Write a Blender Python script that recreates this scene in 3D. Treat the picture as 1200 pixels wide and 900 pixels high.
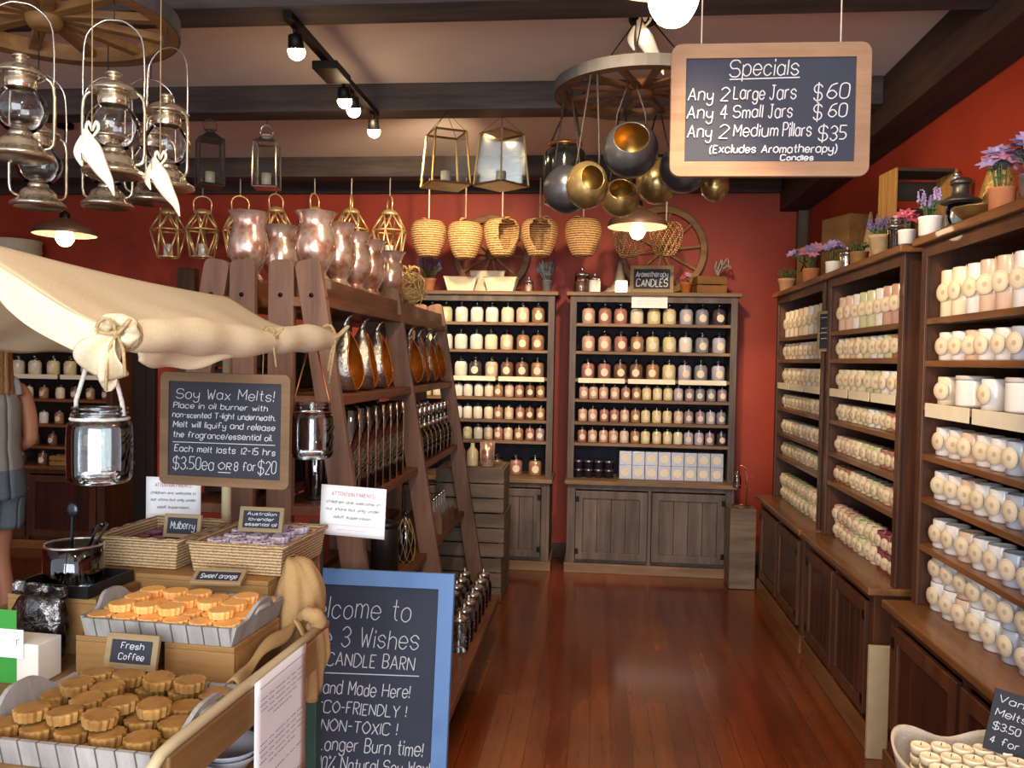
import bpy, bmesh, math, random
from mathutils import Matrix, Vector, Euler
R = math.radians
PI = math.pi
random.seed(7)
for o in list(bpy.data.objects): bpy.data.objects.remove(o)
SC = bpy.context.scene
COL = SC.collection

# ---------------------------------------------------------------- camera
FPX = 975.0
cam_d = bpy.data.cameras.new('camera'); cam = bpy.data.objects.new('camera', cam_d); COL.objects.link(cam)
SC.camera = cam
cam_d.sensor_width = 36.0; cam_d.lens = 36.0*FPX/1200.0; cam_d.clip_start = 0.05
CAM = Vector((0, 0, 1.55))
dy = Vector((100/FPX, 26/FPX, -1.0)).normalized()
ROLL = R(1.2)
up = Vector((math.sin(ROLL), math.cos(ROLL), 0))
dz = (up - up.dot(dy)*dy).normalized()
dx = dy.cross(dz)
RC = Matrix((dx, dy, dz))              # camera frame -> world
cam.matrix_world = Matrix.Translation(CAM) @ RC.to_4x4()
def at(px, py, Y):                     # photo pixel at depth Y -> world point
    d = RC @ Vector(((px-600)/FPX, (450-py)/FPX, -1.0))
    return CAM + d*(Y/d.y)

# ---------------------------------------------------------------- view + world + lights
SC.view_settings.view_transform = 'Standard'; SC.view_settings.look = 'None'
SC.view_settings.gamma = 1.0; SC.view_settings.use_curve_mapping = False
SC.view_settings.exposure = 0.66
SC.cycles.use_denoising = True
SC.cycles.max_bounces = 10; SC.cycles.transparent_max_bounces = 24
SC.cycles.sample_clamp_indirect = 4.0
SC.cycles.caustics_reflective = False; SC.cycles.caustics_refractive = False
w = bpy.data.worlds.new('world'); SC.world = w; w.use_nodes = True
w.node_tree.nodes['Background'].inputs[0].default_value = (0.80, 0.88, 1.0, 1)
w.node_tree.nodes['Background'].inputs[1].default_value = 0.95

def lamp(name, kind, loc, energy, color, target=None, **kw):
    l = bpy.data.lights.new(name, kind); l.energy = energy; l.color = color
    for k, v in kw.items(): setattr(l, k, v)
    o = bpy.data.objects.new(name, l); COL.objects.link(o); o.location = loc
    if target is not None:
        o.rotation_euler = (Vector(target)-Vector(loc)).to_track_quat('-Z', 'Y').to_euler()
    return o
WARM = (1.0, 0.74, 0.46)
# daylight from the shop's open front, behind the camera
lamp('daylight', 'AREA', (-0.1, -1.8, 1.7), 105, (0.90, 0.95, 1.0), (-0.4, 3.0, 2.1), shape='RECTANGLE', size=2.8, size_y=2.2)
# track light's spot first, then added warm fill spots without fittings
for sx, sy, tx, ty, tz, e, an in ((-1.15, 4.0, -0.9, 6.2, 1.5, 105, 75), (0.35, 4.0, 0.4, 6.2, 1.4, 110, 75), (-0.2, 2.6, 1.3, 4.2, 1.2, 90, 95),
                          (-0.1, 1.2, 1.3, 2.6, 1.25, 50, 95), (-2.4, 4.2, -4.3, 6.2, 1.0, 28, 60), (-0.6, 4.4, -1.4, 5.8, 2.3, 130, 80),
                          (0.75, 4.9, 1.32, 6.56, 1.22, 70, 24), (-0.3, 0.7, -1.0, 1.8, 1.5, 26, 100), (-0.2, 2.4, -0.9, 3.6, 1.4, 45, 80), (0.30, 2.3, 0.30, 2.40, 0, 110, 58)):  # the last is added for a warm pool on the front floor
    lamp('track_and_fill_spot', 'SPOT', (sx, sy, 2.74), e, WARM, (tx, ty, tz), spot_size=R(an), spot_blend=0.8, shadow_soft_size=0.06)
# ---------------------------------------------------------------- materials
def lin(h):
    h = h.lstrip('#'); c = [int(h[i:i+2], 16)/255 for i in (0, 2, 4)]
    return tuple(x/12.92 if x <= 0.04045 else ((x+0.055)/1.055)**2.4 for x in c)
MATS = {}
def _new(name):
    m = bpy.data.materials.new(name); m.use_nodes = True
    nt = m.node_tree; b = nt.nodes['Principled BSDF']
    return m, nt, b
def _noise(nt, scale, detail=4, stretch=(1, 1, 1), coord='Object', rough=.6):
    t = nt.nodes.new('ShaderNodeTexCoord'); mp = nt.nodes.new('ShaderNodeMapping'); n = nt.nodes.new('ShaderNodeTexNoise')
    mp.inputs['Scale'].default_value = stretch
    nt.links.new(t.outputs[coord], mp.inputs[0]); nt.links.new(mp.outputs[0], n.inputs['Vector'])
    n.inputs['Scale'].default_value = scale; n.inputs['Detail'].default_value = detail; n.inputs['Roughness'].default_value = rough
    return n
def _ramp(nt, fac, stops):
    r = nt.nodes.new('ShaderNodeValToRGB'); nt.links.new(fac, r.inputs[0])
    el = r.color_ramp.elements
    el[0].position, el[0].color = stops[0][0], (*stops[0][1], 1)
    el[1].position, el[1].color = stops[-1][0], (*stops[-1][1], 1)
    for p, c in stops[1:-1]:
        e = el.new(p); e.color = (*c, 1)
    return r
def _bump(nt, b, src, strength, dist=.01):
    bp = nt.nodes.new('ShaderNodeBump'); bp.inputs['Strength'].default_value = strength; bp.inputs['Distance'].default_value = dist
    nt.links.new(src, bp.inputs['Height']); nt.links.new(bp.outputs[0], b.inputs['Normal'])
def mat(name, col, rough=.6, metal=0, var=.12, scale=14, bump=0, stretch=(1, 1, 1), coat=0, col2=None, lo=.35, hi=.68, spec=.5, detail=4):
    if name in MATS: return MATS[name]
    m, nt, b = _new(name)
    c = lin(col)
    c2 = lin(col2) if col2 else tuple(x*(1-var*2) for x in c)
    n = _noise(nt, scale, detail, stretch)
    r = _ramp(nt, n.outputs[0], [(lo, c2), (hi, c)])
    nt.links.new(r.outputs[0], b.inputs['Base Color'])
    b.inputs['Roughness'].default_value = rough; b.inputs['Metallic'].default_value = metal
    b.inputs['Coat Weight'].default_value = coat; b.inputs['Coat Roughness'].default_value = .08
    b.inputs['Specular IOR Level'].default_value = spec
    if bump: _bump(nt, b, n.outputs[0], bump)
    MATS[name] = m; return m
def wood(name, c1, c2, axis='z', scale=9, rough=.55, bump=.15, coat=0, spec=.4):
    if name in MATS: return MATS[name]
    m, nt, b = _new(name)
    st = {'x': (.09, 1, 1), 'y': (1, .09, 1), 'z': (1, 1, .09)}[axis]
    n = _noise(nt, scale*2.2, 7, st, rough=.68); n2 = _noise(nt, 2.2, 3)
    r = _ramp(nt, n.outputs[0], [(.3, lin(c2)), (.5, tuple((a+q)/2 for a, q in zip(lin(c1), lin(c2)))), (.7, lin(c1))])
    mx = nt.nodes.new('ShaderNodeMix'); mx.data_type = 'RGBA'; mx.blend_type = 'MULTIPLY'
    r2 = _ramp(nt, n2.outputs[0], [(.3, (.62, .62, .62)), (.7, (1, 1, 1))])
    mx.inputs[0].default_value = .8
    nt.links.new(r.outputs[0], mx.inputs[6]); nt.links.new(r2.outputs[0], mx.inputs[7])
    nt.links.new(mx.outputs[2], b.inputs['Base Color'])
    b.inputs['Roughness'].default_value = rough; b.inputs['Coat Weight'].default_value = coat; b.inputs['Specular IOR Level'].default_value = spec
    _bump(nt, b, n.outputs[0], bump)
    MATS[name] = m; return m
def glass(name, tint='#f4f8f8', rough=.02, ior=1.45, boost=1.0):
    if name in MATS: return MATS[name]
    m = bpy.data.materials.new(name); m.use_nodes = True; nt = m.node_tree
    nt.nodes.remove(nt.nodes['Principled BSDF']); out = nt.nodes['Material Output']
    tr = nt.nodes.new('ShaderNodeBsdfTransparent'); tr.inputs[0].default_value = (*lin(tint), 1)
    gl = nt.nodes.new('ShaderNodeBsdfGlossy'); gl.inputs['Roughness'].default_value = rough; gl.inputs[0].default_value = (1, 1, 1, 1)
    fr = nt.nodes.new('ShaderNodeFresnel'); fr.inputs[0].default_value = ior
    n = _noise(nt, 9, 2); bp = nt.nodes.new('ShaderNodeBump'); bp.inputs['Strength'].default_value = .06
    nt.links.new(n.outputs[0], bp.inputs['Height']); nt.links.new(bp.outputs[0], gl.inputs['Normal'])
    mu = nt.nodes.new('ShaderNodeMath'); mu.operation = 'MULTIPLY_ADD'; mu.inputs[1].default_value = 1.0*boost; mu.inputs[2].default_value = .03*boost; mu.use_clamp = True
    mx = nt.nodes.new('ShaderNodeMixShader')
    nt.links.new(fr.outputs[0], mu.inputs[0]); nt.links.new(mu.outputs[0], mx.inputs[0])
    nt.links.new(tr.outputs[0], mx.inputs[1]); nt.links.new(gl.outputs[0], mx.inputs[2]); nt.links.new(mx.outputs[0], out.inputs[0])
    MATS[name] = m; return m
def emit(name, col, strength):
    if name in MATS: return MATS[name]
    m, nt, b = _new(name)
    b.inputs['Base Color'].default_value = (*lin(col), 1); b.inputs['Emission Color'].default_value = (*lin(col), 1)
    b.inputs['Emission Strength'].default_value = strength
    MATS[name] = m; return m

# ---------------------------------------------------------------- mesh builder
class MB:
    def __init__(s): s.v = []; s.f = []; s.s = []
    def add(s, vs, fs, smooth=False, M=None):
        o = len(s.v)
        s.v += [tuple(M @ Vector(p)) if M is not None else tuple(p) for p in vs]
        s.f += [tuple(i+o for i in f) for f in fs]; s.s += [smooth]*len(fs); return s
    def box(s, x0, x1, y0, y1, z0, z1, M=None):
        return s.add([(x0,y0,z0),(x1,y0,z0),(x1,y1,z0),(x0,y1,z0),(x0,y0,z1),(x1,y0,z1),(x1,y1,z1),(x0,y1,z1)],
                     [(0,3,2,1),(4,5,6,7),(0,1,5,4),(1,2,6,5),(2,3,7,6),(3,0,4,7)], False, M)
    def bar(s, p, q, w, h, side=(0, 1, 0)):      # w along 'side', h across
        p, q = Vector(p), Vector(q); d = (q-p).normalized(); a = Vector(side); a = (a-a.dot(d)*d).normalized(); b = d.cross(a)
        a *= w/2; b *= h/2
        vs = [p-a-b, p+a-b, p+a+b, p-a+b, q-a-b, q+a-b, q+a+b, q-a+b]
        return s.add(vs, [(0,3,2,1),(4,5,6,7),(0,1,5,4),(1,2,6,5),(2,3,7,6),(3,0,4,7)])
    def tube(s, pts, r, n=8, closed=False, M=None, flat=None):
        pts = [Vector(p) for p in pts]; k = len(pts)
        rs = r if isinstance(r, (list, tuple)) else [r]*k
        vs = []; prev = None
        for i, p in enumerate(pts):
            if closed: t = pts[(i+1) % k]-pts[i-1]
            else: t = pts[min(i+1, k-1)]-pts[max(i-1, 0)]
            if t.length < 1e-9: t = Vector((0, 0, 1))
            t.normalize()
            if prev is None:
                a = t.orthogonal().normalized() if flat is None else Vector(flat)
            else: a = prev
            a = a-a.dot(t)*t
            a = a.normalized() if a.length > 1e-6 else t.orthogonal().normalized()
            prev = a; b = t.cross(a)
            for j in range(n):
                an = 2*PI*j/n + (PI/4 if n == 4 else 0)
                vs.append(p+(a*math.cos(an)+b*math.sin(an))*rs[i])
        fs = []
        for i in range(k if closed else k-1):
            i2 = (i+1) % k
            for j in range(n):
                j2 = (j+1) % n
                fs.append((i*n+j, i*n+j2, i2*n+j2, i2*n+j))
        if not closed: fs += [tuple(range(n-1, -1, -1)), tuple((k-1)*n+j for j in range(n))]
        return s.add(vs, fs, n > 4, M)
    def lathe(s, prof, n=24, M=None, wave=None, smooth=True, arc=None):
        vs = []; fs = []; k = len(prof)
        for r, z in prof:
            for j in range(n):
                a = 2*PI*j/n; rr = r*(1+(wave(a) if wave else 0))
                vs.append((rr*math.cos(a), rr*math.sin(a), z))
        for i in range(k-1):
            for j in range(n):
                j2 = (j+1) % n
                if arc and arc(i/(k-1), 2*PI*(j+.5)/n): continue
                fs.append((i*n+j, i*n+j2, (i+1)*n+j2, (i+1)*n+j))
        if prof[0][0] > 1e-6 and prof[0] != prof[-1] and s_cap(prof, 0): fs.append(tuple(range(n-1, -1, -1)))
        if prof[-1][0] > 1e-6 and prof[0] != prof[-1] and s_cap(prof, 1): fs.append(tuple((k-1)*n+j for j in range(n)))
        return s.add(vs, fs, smooth, M)
    def prism(s, poly, y0, y1, M=None, smooth=False):   # polygon in xz extruded along y
        n = len(poly)
        vs = [(x, y0, z) for x, z in poly]+[(x, y1, z) for x, z in poly]
        fs = [tuple(range(n)), tuple(range(2*n-1, n-1, -1))]+[(i, n+i, n+(i+1) % n, (i+1) % n) for i in range(n)]
        return s.add(vs, fs, smooth, M)
    def ring(s, outer, inner, y0, y1, M=None):
        n = len(outer)
        vs = [(x, y0, z) for x, z in outer]+[(x, y0, z) for x, z in inner]+[(x, y1, z) for x, z in outer]+[(x, y1, z) for x, z in inner]
        fs = []
        for i in range(n):
            j = (i+1) % n
            fs += [(i, j, n+j, n+i), (2*n+i, 3*n+i, 3*n+j, 2*n+j), (i, 2*n+i, 2*n+j, j), (n+i, n+j, 3*n+j, 3*n+i)]
        return s.add(vs, fs, False, M)
    def grid(s, fn, nu, nv, smooth=True, M=None):
        vs = [fn(i/nu, j/nv) for i in range(nu+1) for j in range(nv+1)]
        fs = [(i*(nv+1)+j, (i+1)*(nv+1)+j, (i+1)*(nv+1)+j+1, i*(nv+1)+j+1) for i in range(nu) for j in range(nv)]
        return s.add(vs, fs, smooth, M)
    def sphere(s, c, r, n=12, m=8, sc=(1, 1, 1)):
        prof = [(r*math.sin(PI*i/m), -r*math.cos(PI*i/m)) for i in range(m+1)]
        prof[0] = (1e-5, -r); prof[-1] = (1e-5, r)
        return s.lathe(prof, n, Matrix.Translation(c) @ Matrix.Diagonal((*sc, 1)))
    def build(s, name, m, parent=None, loc=None, bevel=0, solid=0, subd=0):
        me = bpy.data.meshes.new(name); me.from_pydata(s.v, [], s.f)
        me.polygons.foreach_set('use_smooth', s.s); me.update()
        o = bpy.data.objects.new(name, me); COL.objects.link(o)
        if m: me.materials.append(m)
        if parent: o.parent = parent
        if loc is not None: o.location = loc
        if solid:
            md = o.modifiers.new('solid', 'SOLIDIFY'); md.thickness = solid; md.offset = 0
        if bevel:
            md = o.modifiers.new('bevel', 'BEVEL'); md.width = bevel; md.segments = 2; md.limit_method = 'ANGLE'; md.angle_limit = R(40)
        if subd:
            md = o.modifiers.new('subd', 'SUBSURF'); md.levels = subd; md.render_levels = subd
        return o
def s_cap(prof, end):
    return CAPS[0]
CAPS = [True]
def nocap(mb, *a, **k):
    CAPS[0] = False; mb.lathe(*a, **k); CAPS[0] = True; return mb
def rrect(x0, x1, z0, z1, r, m=5):
    pts = []
    for cx, cz, a0 in ((x1-r, z1-r, 0), (x0+r, z1-r, 90), (x0+r, z0+r, 180), (x1-r, z0+r, 270)):
        for i in range(m+1):
            a = R(a0+90*i/m); pts.append((cx+r*math.cos(a), cz+r*math.sin(a)))
    return pts
def rbox(mb, x0, x1, y0, y1, z0, z1, r=.01, M=None):
    return mb.prism(rrect(x0, x1, z0, z1, r, 3), y0, y1, M)

# ---------------------------------------------------------------- object helpers
def tag(o, label, cat, group=None, kind=None):
    o['label'] = label; o['category'] = cat
    if group: o['group'] = group
    if kind: o['kind'] = kind
    return o
def empty(name, label, cat, loc=(0, 0, 0), rz=0, group=None, rx=0):
    o = bpy.data.objects.new(name, None); COL.objects.link(o); o.empty_display_size = .05
    o.location = loc; o.rotation_euler = (rx, 0, rz)
    return tag(o, label, cat, group)
def struct(name, mb, m, bevel=0):
    o = mb.build(name, m, bevel=bevel); o['kind'] = 'structure'; return o
KIDS = {}
def dup(root, loc, label, rz=None, group=None, sc=None, rx=None):
    key = root.name
    if key not in KIDS: KIDS[key] = list(root.children_recursive)
    c = root.copy(); COL.objects.link(c); c.location = loc
    mp = {root: c}
    for ch in KIDS[key]:
        d = ch.copy(); COL.objects.link(d); d.parent = mp[ch.parent]; mp[ch] = d
    c['label'] = label
    if group: c['group'] = group
    if rz is not None: c.rotation_euler.z = rz
    if rx is not None: c.rotation_euler.x = rx
    if sc is not None: c.scale = (sc, sc, sc) if not isinstance(sc, (tuple, list)) else sc
    return c
class Repeat:                       # first call uses the prototype itself, later calls copy it
    def __init__(s, proto): s.p = proto; s.used = False
    def put(s, loc, label, rz=None, group=None, sc=None, rx=None):
        if s.used: return dup(s.p, loc, label, rz, group, sc, rx)
        s.used = True; s.p.location = loc; s.p['label'] = label
        if group: s.p['group'] = group
        if rz is not None: s.p.rotation_euler.z = rz
        if rx is not None: s.p.rotation_euler.x = rx
        if sc is not None: s.p.scale = (sc, sc, sc) if not isinstance(sc, (tuple, list)) else sc
        return s.p
ORD = ['first', 'second', 'third', 'fourth', 'fifth', 'sixth', 'seventh', 'eighth', 'ninth', 'tenth', 'eleventh', 'twelfth', 'thirteenth', 'fourteenth', 'fifteenth', 'sixteenth']

# ---------------------------------------------------------------- chalk handwriting
GL = {'a':'3f2g1g0f0d1c2c3d 3g3c','b':'0i0c 0f1g2g3f3d2c1c0d','c':'3f2g1g0f0d1c2c3d','d':'3i3c 3f2g1g0f0d1c2c3d','e':'0e3e3f2g1g0f0d1c2c3d','f':'3h2i1h1c 0f2f',
'g':'3f2g1g0f0d1c2c3d 3g3b2a1a0b','h':'0i0c 0f1g2g3f3c','i':'0g0c 0h0i','j':'1g1b0a 1h1i','k':'0i0c 3g0e 0e3c','l':'0i0c','m':'0g0c 0f1g2f2c 2f3g4f4c','n':'0g0c 0f1g2g3f3c',
'o':'1g0f0d1c2c3d3f2g1g','p':'0g0a 0f1g2g3f3d2c1c0d','q':'3g3a 3f2g1g0f0d1c2c3d','r':'0g0c 0f1g2g','s':'3f2g1g0f1e2e3d2c1c0d','t':'1i1d2c 0g2g','u':'0g0d1c2c3d 3g3c',
'v':'0g1c 1c3g','w':'0g1c 1c2f 2f3c 3c4g','x':'0g3c 3g0c','y':'0g0e1d2d3e 3g3b2a1a0b','z':'0g3g 3g0c 0c3c',
'A':'0c2i 2i4c 1e3e','B':'0c0i 0i2i3h3g2f0f 2f3e3d2c0c','C':'4h3i1i0h0d1c3c4d','D':'0c0i 0i2i4g4e2c0c','E':'3i0i 0i0c 0c3c 0f2f','F':'3i0i 0i0c 0f2f','G':'4h3i1i0h0d1c3c4d4f 4f2f',
'H':'0i0c 4i4c 0f4f','I':'0i0c','J':'2i2d1c0d 1i3i','K':'0i0c 4i0f 0f4c','L':'0i0c 0c3c','M':'0c0i 0i2e 2e4i 4i4c','N':'0c0i 0i4c 4c4i','O':'2i0g0e2c4e4g2i','P':'0c0i 0i2i3h3g2f0f',
'R':'0c0i 0i2i3h3g2f0f 1f3c','S':'4h3i1i0h0g1f3f4e4d3c1c0d','T':'0i4i 2i2c','V':'0i2c 2c4i','W':'0i1c 1c2g 2g3c 3c4i','X':'0i4c 4i0c','Y':'0i2f 4i2f 2f2c',
'0':'1i0h0d1c2c3d3h2i1i','1':'1i1c','2':'0h1i2i3h3g0c 0c3c','3':'0h1i2i3h3g2f1f 2f3e3d2c1c0d','4':'2i0e 0e3e 2i2c','5':'3i0i 0i0f 0f2f3e3d2c0c','6':'3i1h0e0d1c2c3d3e2f1f0e','7':'0i3i 3i1c',
'8':'1f0g0h1i2i3h3g2f1f0e0d1c2c3d3e2f','9':'3g2f1f0g0h1i2i3h3g3d2c','$':'4h3i1i0h0g1f3f4e4d3c1c0d 2j2b','!':'0i0e 0d0c','-':'0f2f','/':'0c2i','(':'1i0g0d1b',')':'0i1g1d0b','.':'0c0d',':':'0d0e 0g0h',"'":'0i0h','%':'0c4i 0h1h0i 3d4d3c'}
def cat_rom(p, n=3):
    if len(p) < 3: return p
    out = []
    for i in range(len(p)-1):
        a, b, c, d = p[max(i-1, 0)], p[i], p[i+1], p[min(i+2, len(p)-1)]
        for k in range(n):
            t = k/n
            out.append(tuple(.5*((2*b[q])+(-a[q]+c[q])*t+(2*a[q]-5*b[q]+4*c[q]-d[q])*t*t+(-a[q]+3*b[q]-3*c[q]+d[q])*t**3) for q in range(len(b))))
    out.append(p[-1]); return out
def strokes(s, x, y, h, fit=None, slant=.1, rnd=None, n=3):
    rnd = rnd or random.Random(len(s)*7+ord(s[0]))
    res = []; cx = 0
    for ch in s:
        if ch == ' ': cx += 3; continue
        g = GL.get(ch)
        if not g: continue
        wd = 0; jy = rnd.uniform(-.3, .3); js = rnd.uniform(.92, 1.08)
        for st in g.split():
            pts = [(int(st[i]), ord(st[i+1])-99) for i in range(0, len(st), 2)]
            wd = max(wd, max(p[0] for p in pts))
            res.append(cat_rom([(cx+p[0]*js+p[1]*slant, p[1]*js+jy) for p in pts], n))
        cx += wd*js+1.3
    sx = h/6
    if fit: sx = fit/max(cx-1.3, .1)
    return [[(x+p[0]*sx, y+p[1]*h/6) for p in st] for st in res]
def write(mb, sts, r, y=-.001, M=None):
    for st in sts:
        mb.tube([(p[0], y, p[1]) for p in st], r, 4, flat=(0, 1, 0), M=M)
CHALK = mat('chalk_white', '#d6d8de', .9, var=.06, scale=160)
SLATE = mat('slate_black', '#2a2c38', .75, var=.10, scale=5)
SLATE2 = mat('slate_blueblack', '#2c3246', .7, var=.12, scale=4)
def board(name, label, cat, loc, rz, rx, W, H, fw, fmat, pmat, lines, r, rad=.0, thick=.018, group=None, boxes=(), roll=0):
    """framed chalkboard in its own xz plane, front towards -y, origin bottom centre; lines = (text, x, y_from_top, cap height, fit width)"""
    t = empty(name, label, cat, loc, rz, group, rx); t.rotation_euler.y = roll
    f = MB(); rad = max(rad, .002)
    f.ring(rrect(-W/2, W/2, 0, H, rad), rrect(-W/2+fw, W/2-fw, fw, H-fw, .001), -thick/2, thick/2)
    f.build('frame', fmat, t, bevel=.0015)
    p = MB().box(-W/2+fw*.8, W/2-fw*.8, -thick*.18, thick*.3, fw*.8, H-fw*.8); p.build('slate_panel', pmat, t)
    l = MB()
    for tx, x, y, h, fit in lines:
        if tx == '_': l.tube([(x, -thick*.2, H-y), (x+fit, -thick*.2, H-y+h)], r, 4, flat=(0, 1, 0)); continue
        write(l, strokes(tx, x, H-y, h, fit), r, -thick*.2)
    if lines: l.build('chalk_writing', CHALK, t)
    return t
# ---------------------------------------------------------------- room shell
CEIL = 2.97; YB = 6.56; XR = 1.56; XL = -5.3
def floor_mat():
    m, nt, b = _new('floor_planks')
    tc = nt.nodes.new('ShaderNodeTexCoord'); mp = nt.nodes.new('ShaderNodeMapping'); mp.inputs['Rotation'].default_value = (0, 0, R(90))
    br = nt.nodes.new('ShaderNodeTexBrick'); nt.links.new(tc.outputs['Object'], mp.inputs[0]); nt.links.new(mp.outputs[0], br.inputs[0])
    br.inputs['Scale'].default_value = 1; br.inputs['Brick Width'].default_value = 1.9; br.inputs['Row Height'].default_value = .085
    br.inputs['Mortar Size'].default_value = .0014; br.inputs['Color1'].default_value = (*lin('#8a471c'), 1); br.inputs['Color2'].default_value = (*lin('#743414'), 1)
    br.inputs['Mortar'].default_value = (*lin('#421c0c'), 1); br.offset = .37
    n = _noise(nt, 16, 7, (1, .07, 1), rough=.7)
    r = _ramp(nt, n.outputs[0], [(.25, (.52, .5, .48)), (.7, (1.1, 1.1, 1.1))])
    n2 = _noise(nt, 1.3, 3); r2 = _ramp(nt, n2.outputs[0], [(.3, (.72, .68, .66)), (.7, (1.1, 1.1, 1.1))])
    mx = nt.nodes.new('ShaderNodeMix'); mx.data_type = 'RGBA'; mx.blend_type = 'MULTIPLY'; mx.inputs[0].default_value = 1
    nt.links.new(br.outputs[0], mx.inputs[6]); nt.links.new(r.outputs[0], mx.inputs[7])
    my = nt.nodes.new('ShaderNodeMix'); my.data_type = 'RGBA'; my.blend_type = 'MULTIPLY'; my.inputs[0].default_value = 1
    nt.links.new(mx.outputs[2], my.inputs[6]); nt.links.new(r2.outputs[0], my.inputs[7])
    nt.links.new(my.outputs[2], b.inputs['Base Color'])
    rr = nt.nodes.new('ShaderNodeMapRange'); rr.inputs[3].default_value = .12; rr.inputs[4].default_value = .30; b.inputs['Coat Weight'].default_value = .35; b.inputs['Coat Roughness'].default_value = .12
    nt.links.new(n2.outputs[0], rr.inputs[0]); nt.links.new(rr.outputs[0], b.inputs['Roughness'])
    _bump(nt, b, br.outputs['Fac'], -.25, .004)
    return m
RED = mat('red_paint', '#9e3418', .6, var=.05, scale=3, col2='#902d14')
PLASTER = mat('ceiling_plaster', '#ead8cc', .9, var=.04, scale=3)
BEAMW = wood('dark_beam_wood', '#5a4c46', '#2c2421', 'x', 7, .75)
BEAMY = wood('brown_beam_wood', '#4e3524', '#241812', 'y', 7, .75)
POSTW = wood('grey_post_wood', '#76645a', '#463a34', 'z', 7, .8)
struct('floor', MB().box(XL, XR+.1, -2.2, YB+.1, -.06, 0), floor_mat())
struct('ceiling', MB().box(XL, XR+.1, -.6, YB+.1, CEIL, CEIL+.08), PLASTER)
struct('wall_back', MB().box(XL-.1, XR+.1, YB, YB+.1, 0, CEIL), RED)
struct('wall_right', MB().box(XR, XR+.1, -.6, YB, 0, CEIL), RED)
struct('wall_left', MB().box(XL-.1, XL, -.6, YB, 0, CEIL), RED)
for i, (y0, y1, z0) in enumerate(((2.98, 3.16, 2.83), (4.25, 4.41, 2.83), (5.78, 5.93, 2.83))):
    struct('trim_%d' % (i+1), MB().box(XL, XR-.2, y0, y1, z0, CEIL), BEAMW, .006)
struct('trim_4', MB().box(XR-.2, XR, .2, YB, 2.72, CEIL), BEAMY, .006)
struct('trim_5', MB().box(XR-.075, XR, YB-.07, YB, 0, 2.72), POSTW, .004)
struct('trim_6', MB().box(-3.42, -3.27, YB-.08, YB, 0, 2.25), wood('timber_post', '#6d543c', '#3c2c1e', 'z', 7, .8), .004)
struct('trim_7', MB().box(XL, XR-.2, YB-.05, YB, 2.86, CEIL), BEAMW, .004)
struct('baseboard_back', MB().box(-3.0, XR, YB-.02, YB, 0, .11), BEAMW, .004)
dk = wood('dark_door_wood', '#2e1d17', '#180e0b', 'z', 6, .6)
d1 = struct('door_1', MB().box(-4.00, -3.62, YB-.06, YB, 0, 2.1), dk, .004)
f1 = MB()
for z0, z1 in ((.12, .95), (1.05, 1.98)): f1.ring([(-3.93, z0), (-3.69, z0), (-3.69, z1), (-3.93, z1)], [(-3.90, z0+.03), (-3.72, z0+.03), (-3.72, z1-.03), (-3.90, z1-.03)], YB-.07, YB-.058)
f1.build('door_moulding', dk, d1)

# ---------------------------------------------------------------- shelved cabinets
W_BACK = wood('cabinet_grey_oak', '#7a6a62', '#463c38', 'z', 7, .6)
W_BACKX = wood('cabinet_grey_oak_across', '#9c7c5e', '#644c38', 'x', 7, .6)
W_INNER = wood('cabinet_dark_inside', '#3c3a44', '#26252c', 'z', 5, .8)
W_SIDE = wood('cabinet_walnut', '#6a4026', '#3a2116', 'z', 7, .45, coat=.15)
W_SIDEX = wood('cabinet_walnut_across', '#a06c3e', '#603c20', 'x', 7, .42, coat=.2)
W_DOOR = wood('cabinet_mahogany_door', '#4a2417', '#28120c', 'z', 6, .4, coat=.25)
W_IN2 = wood('cabinet_brown_inside', '#3a2a22', '#1f1613', 'z', 5, .8)
IRON = mat('black_iron', '#1c1a1a', .5, .8, var=.1)
TAGW = mat('shelf_tag_card', '#f0e6cc', .8, var=.04)
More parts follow.
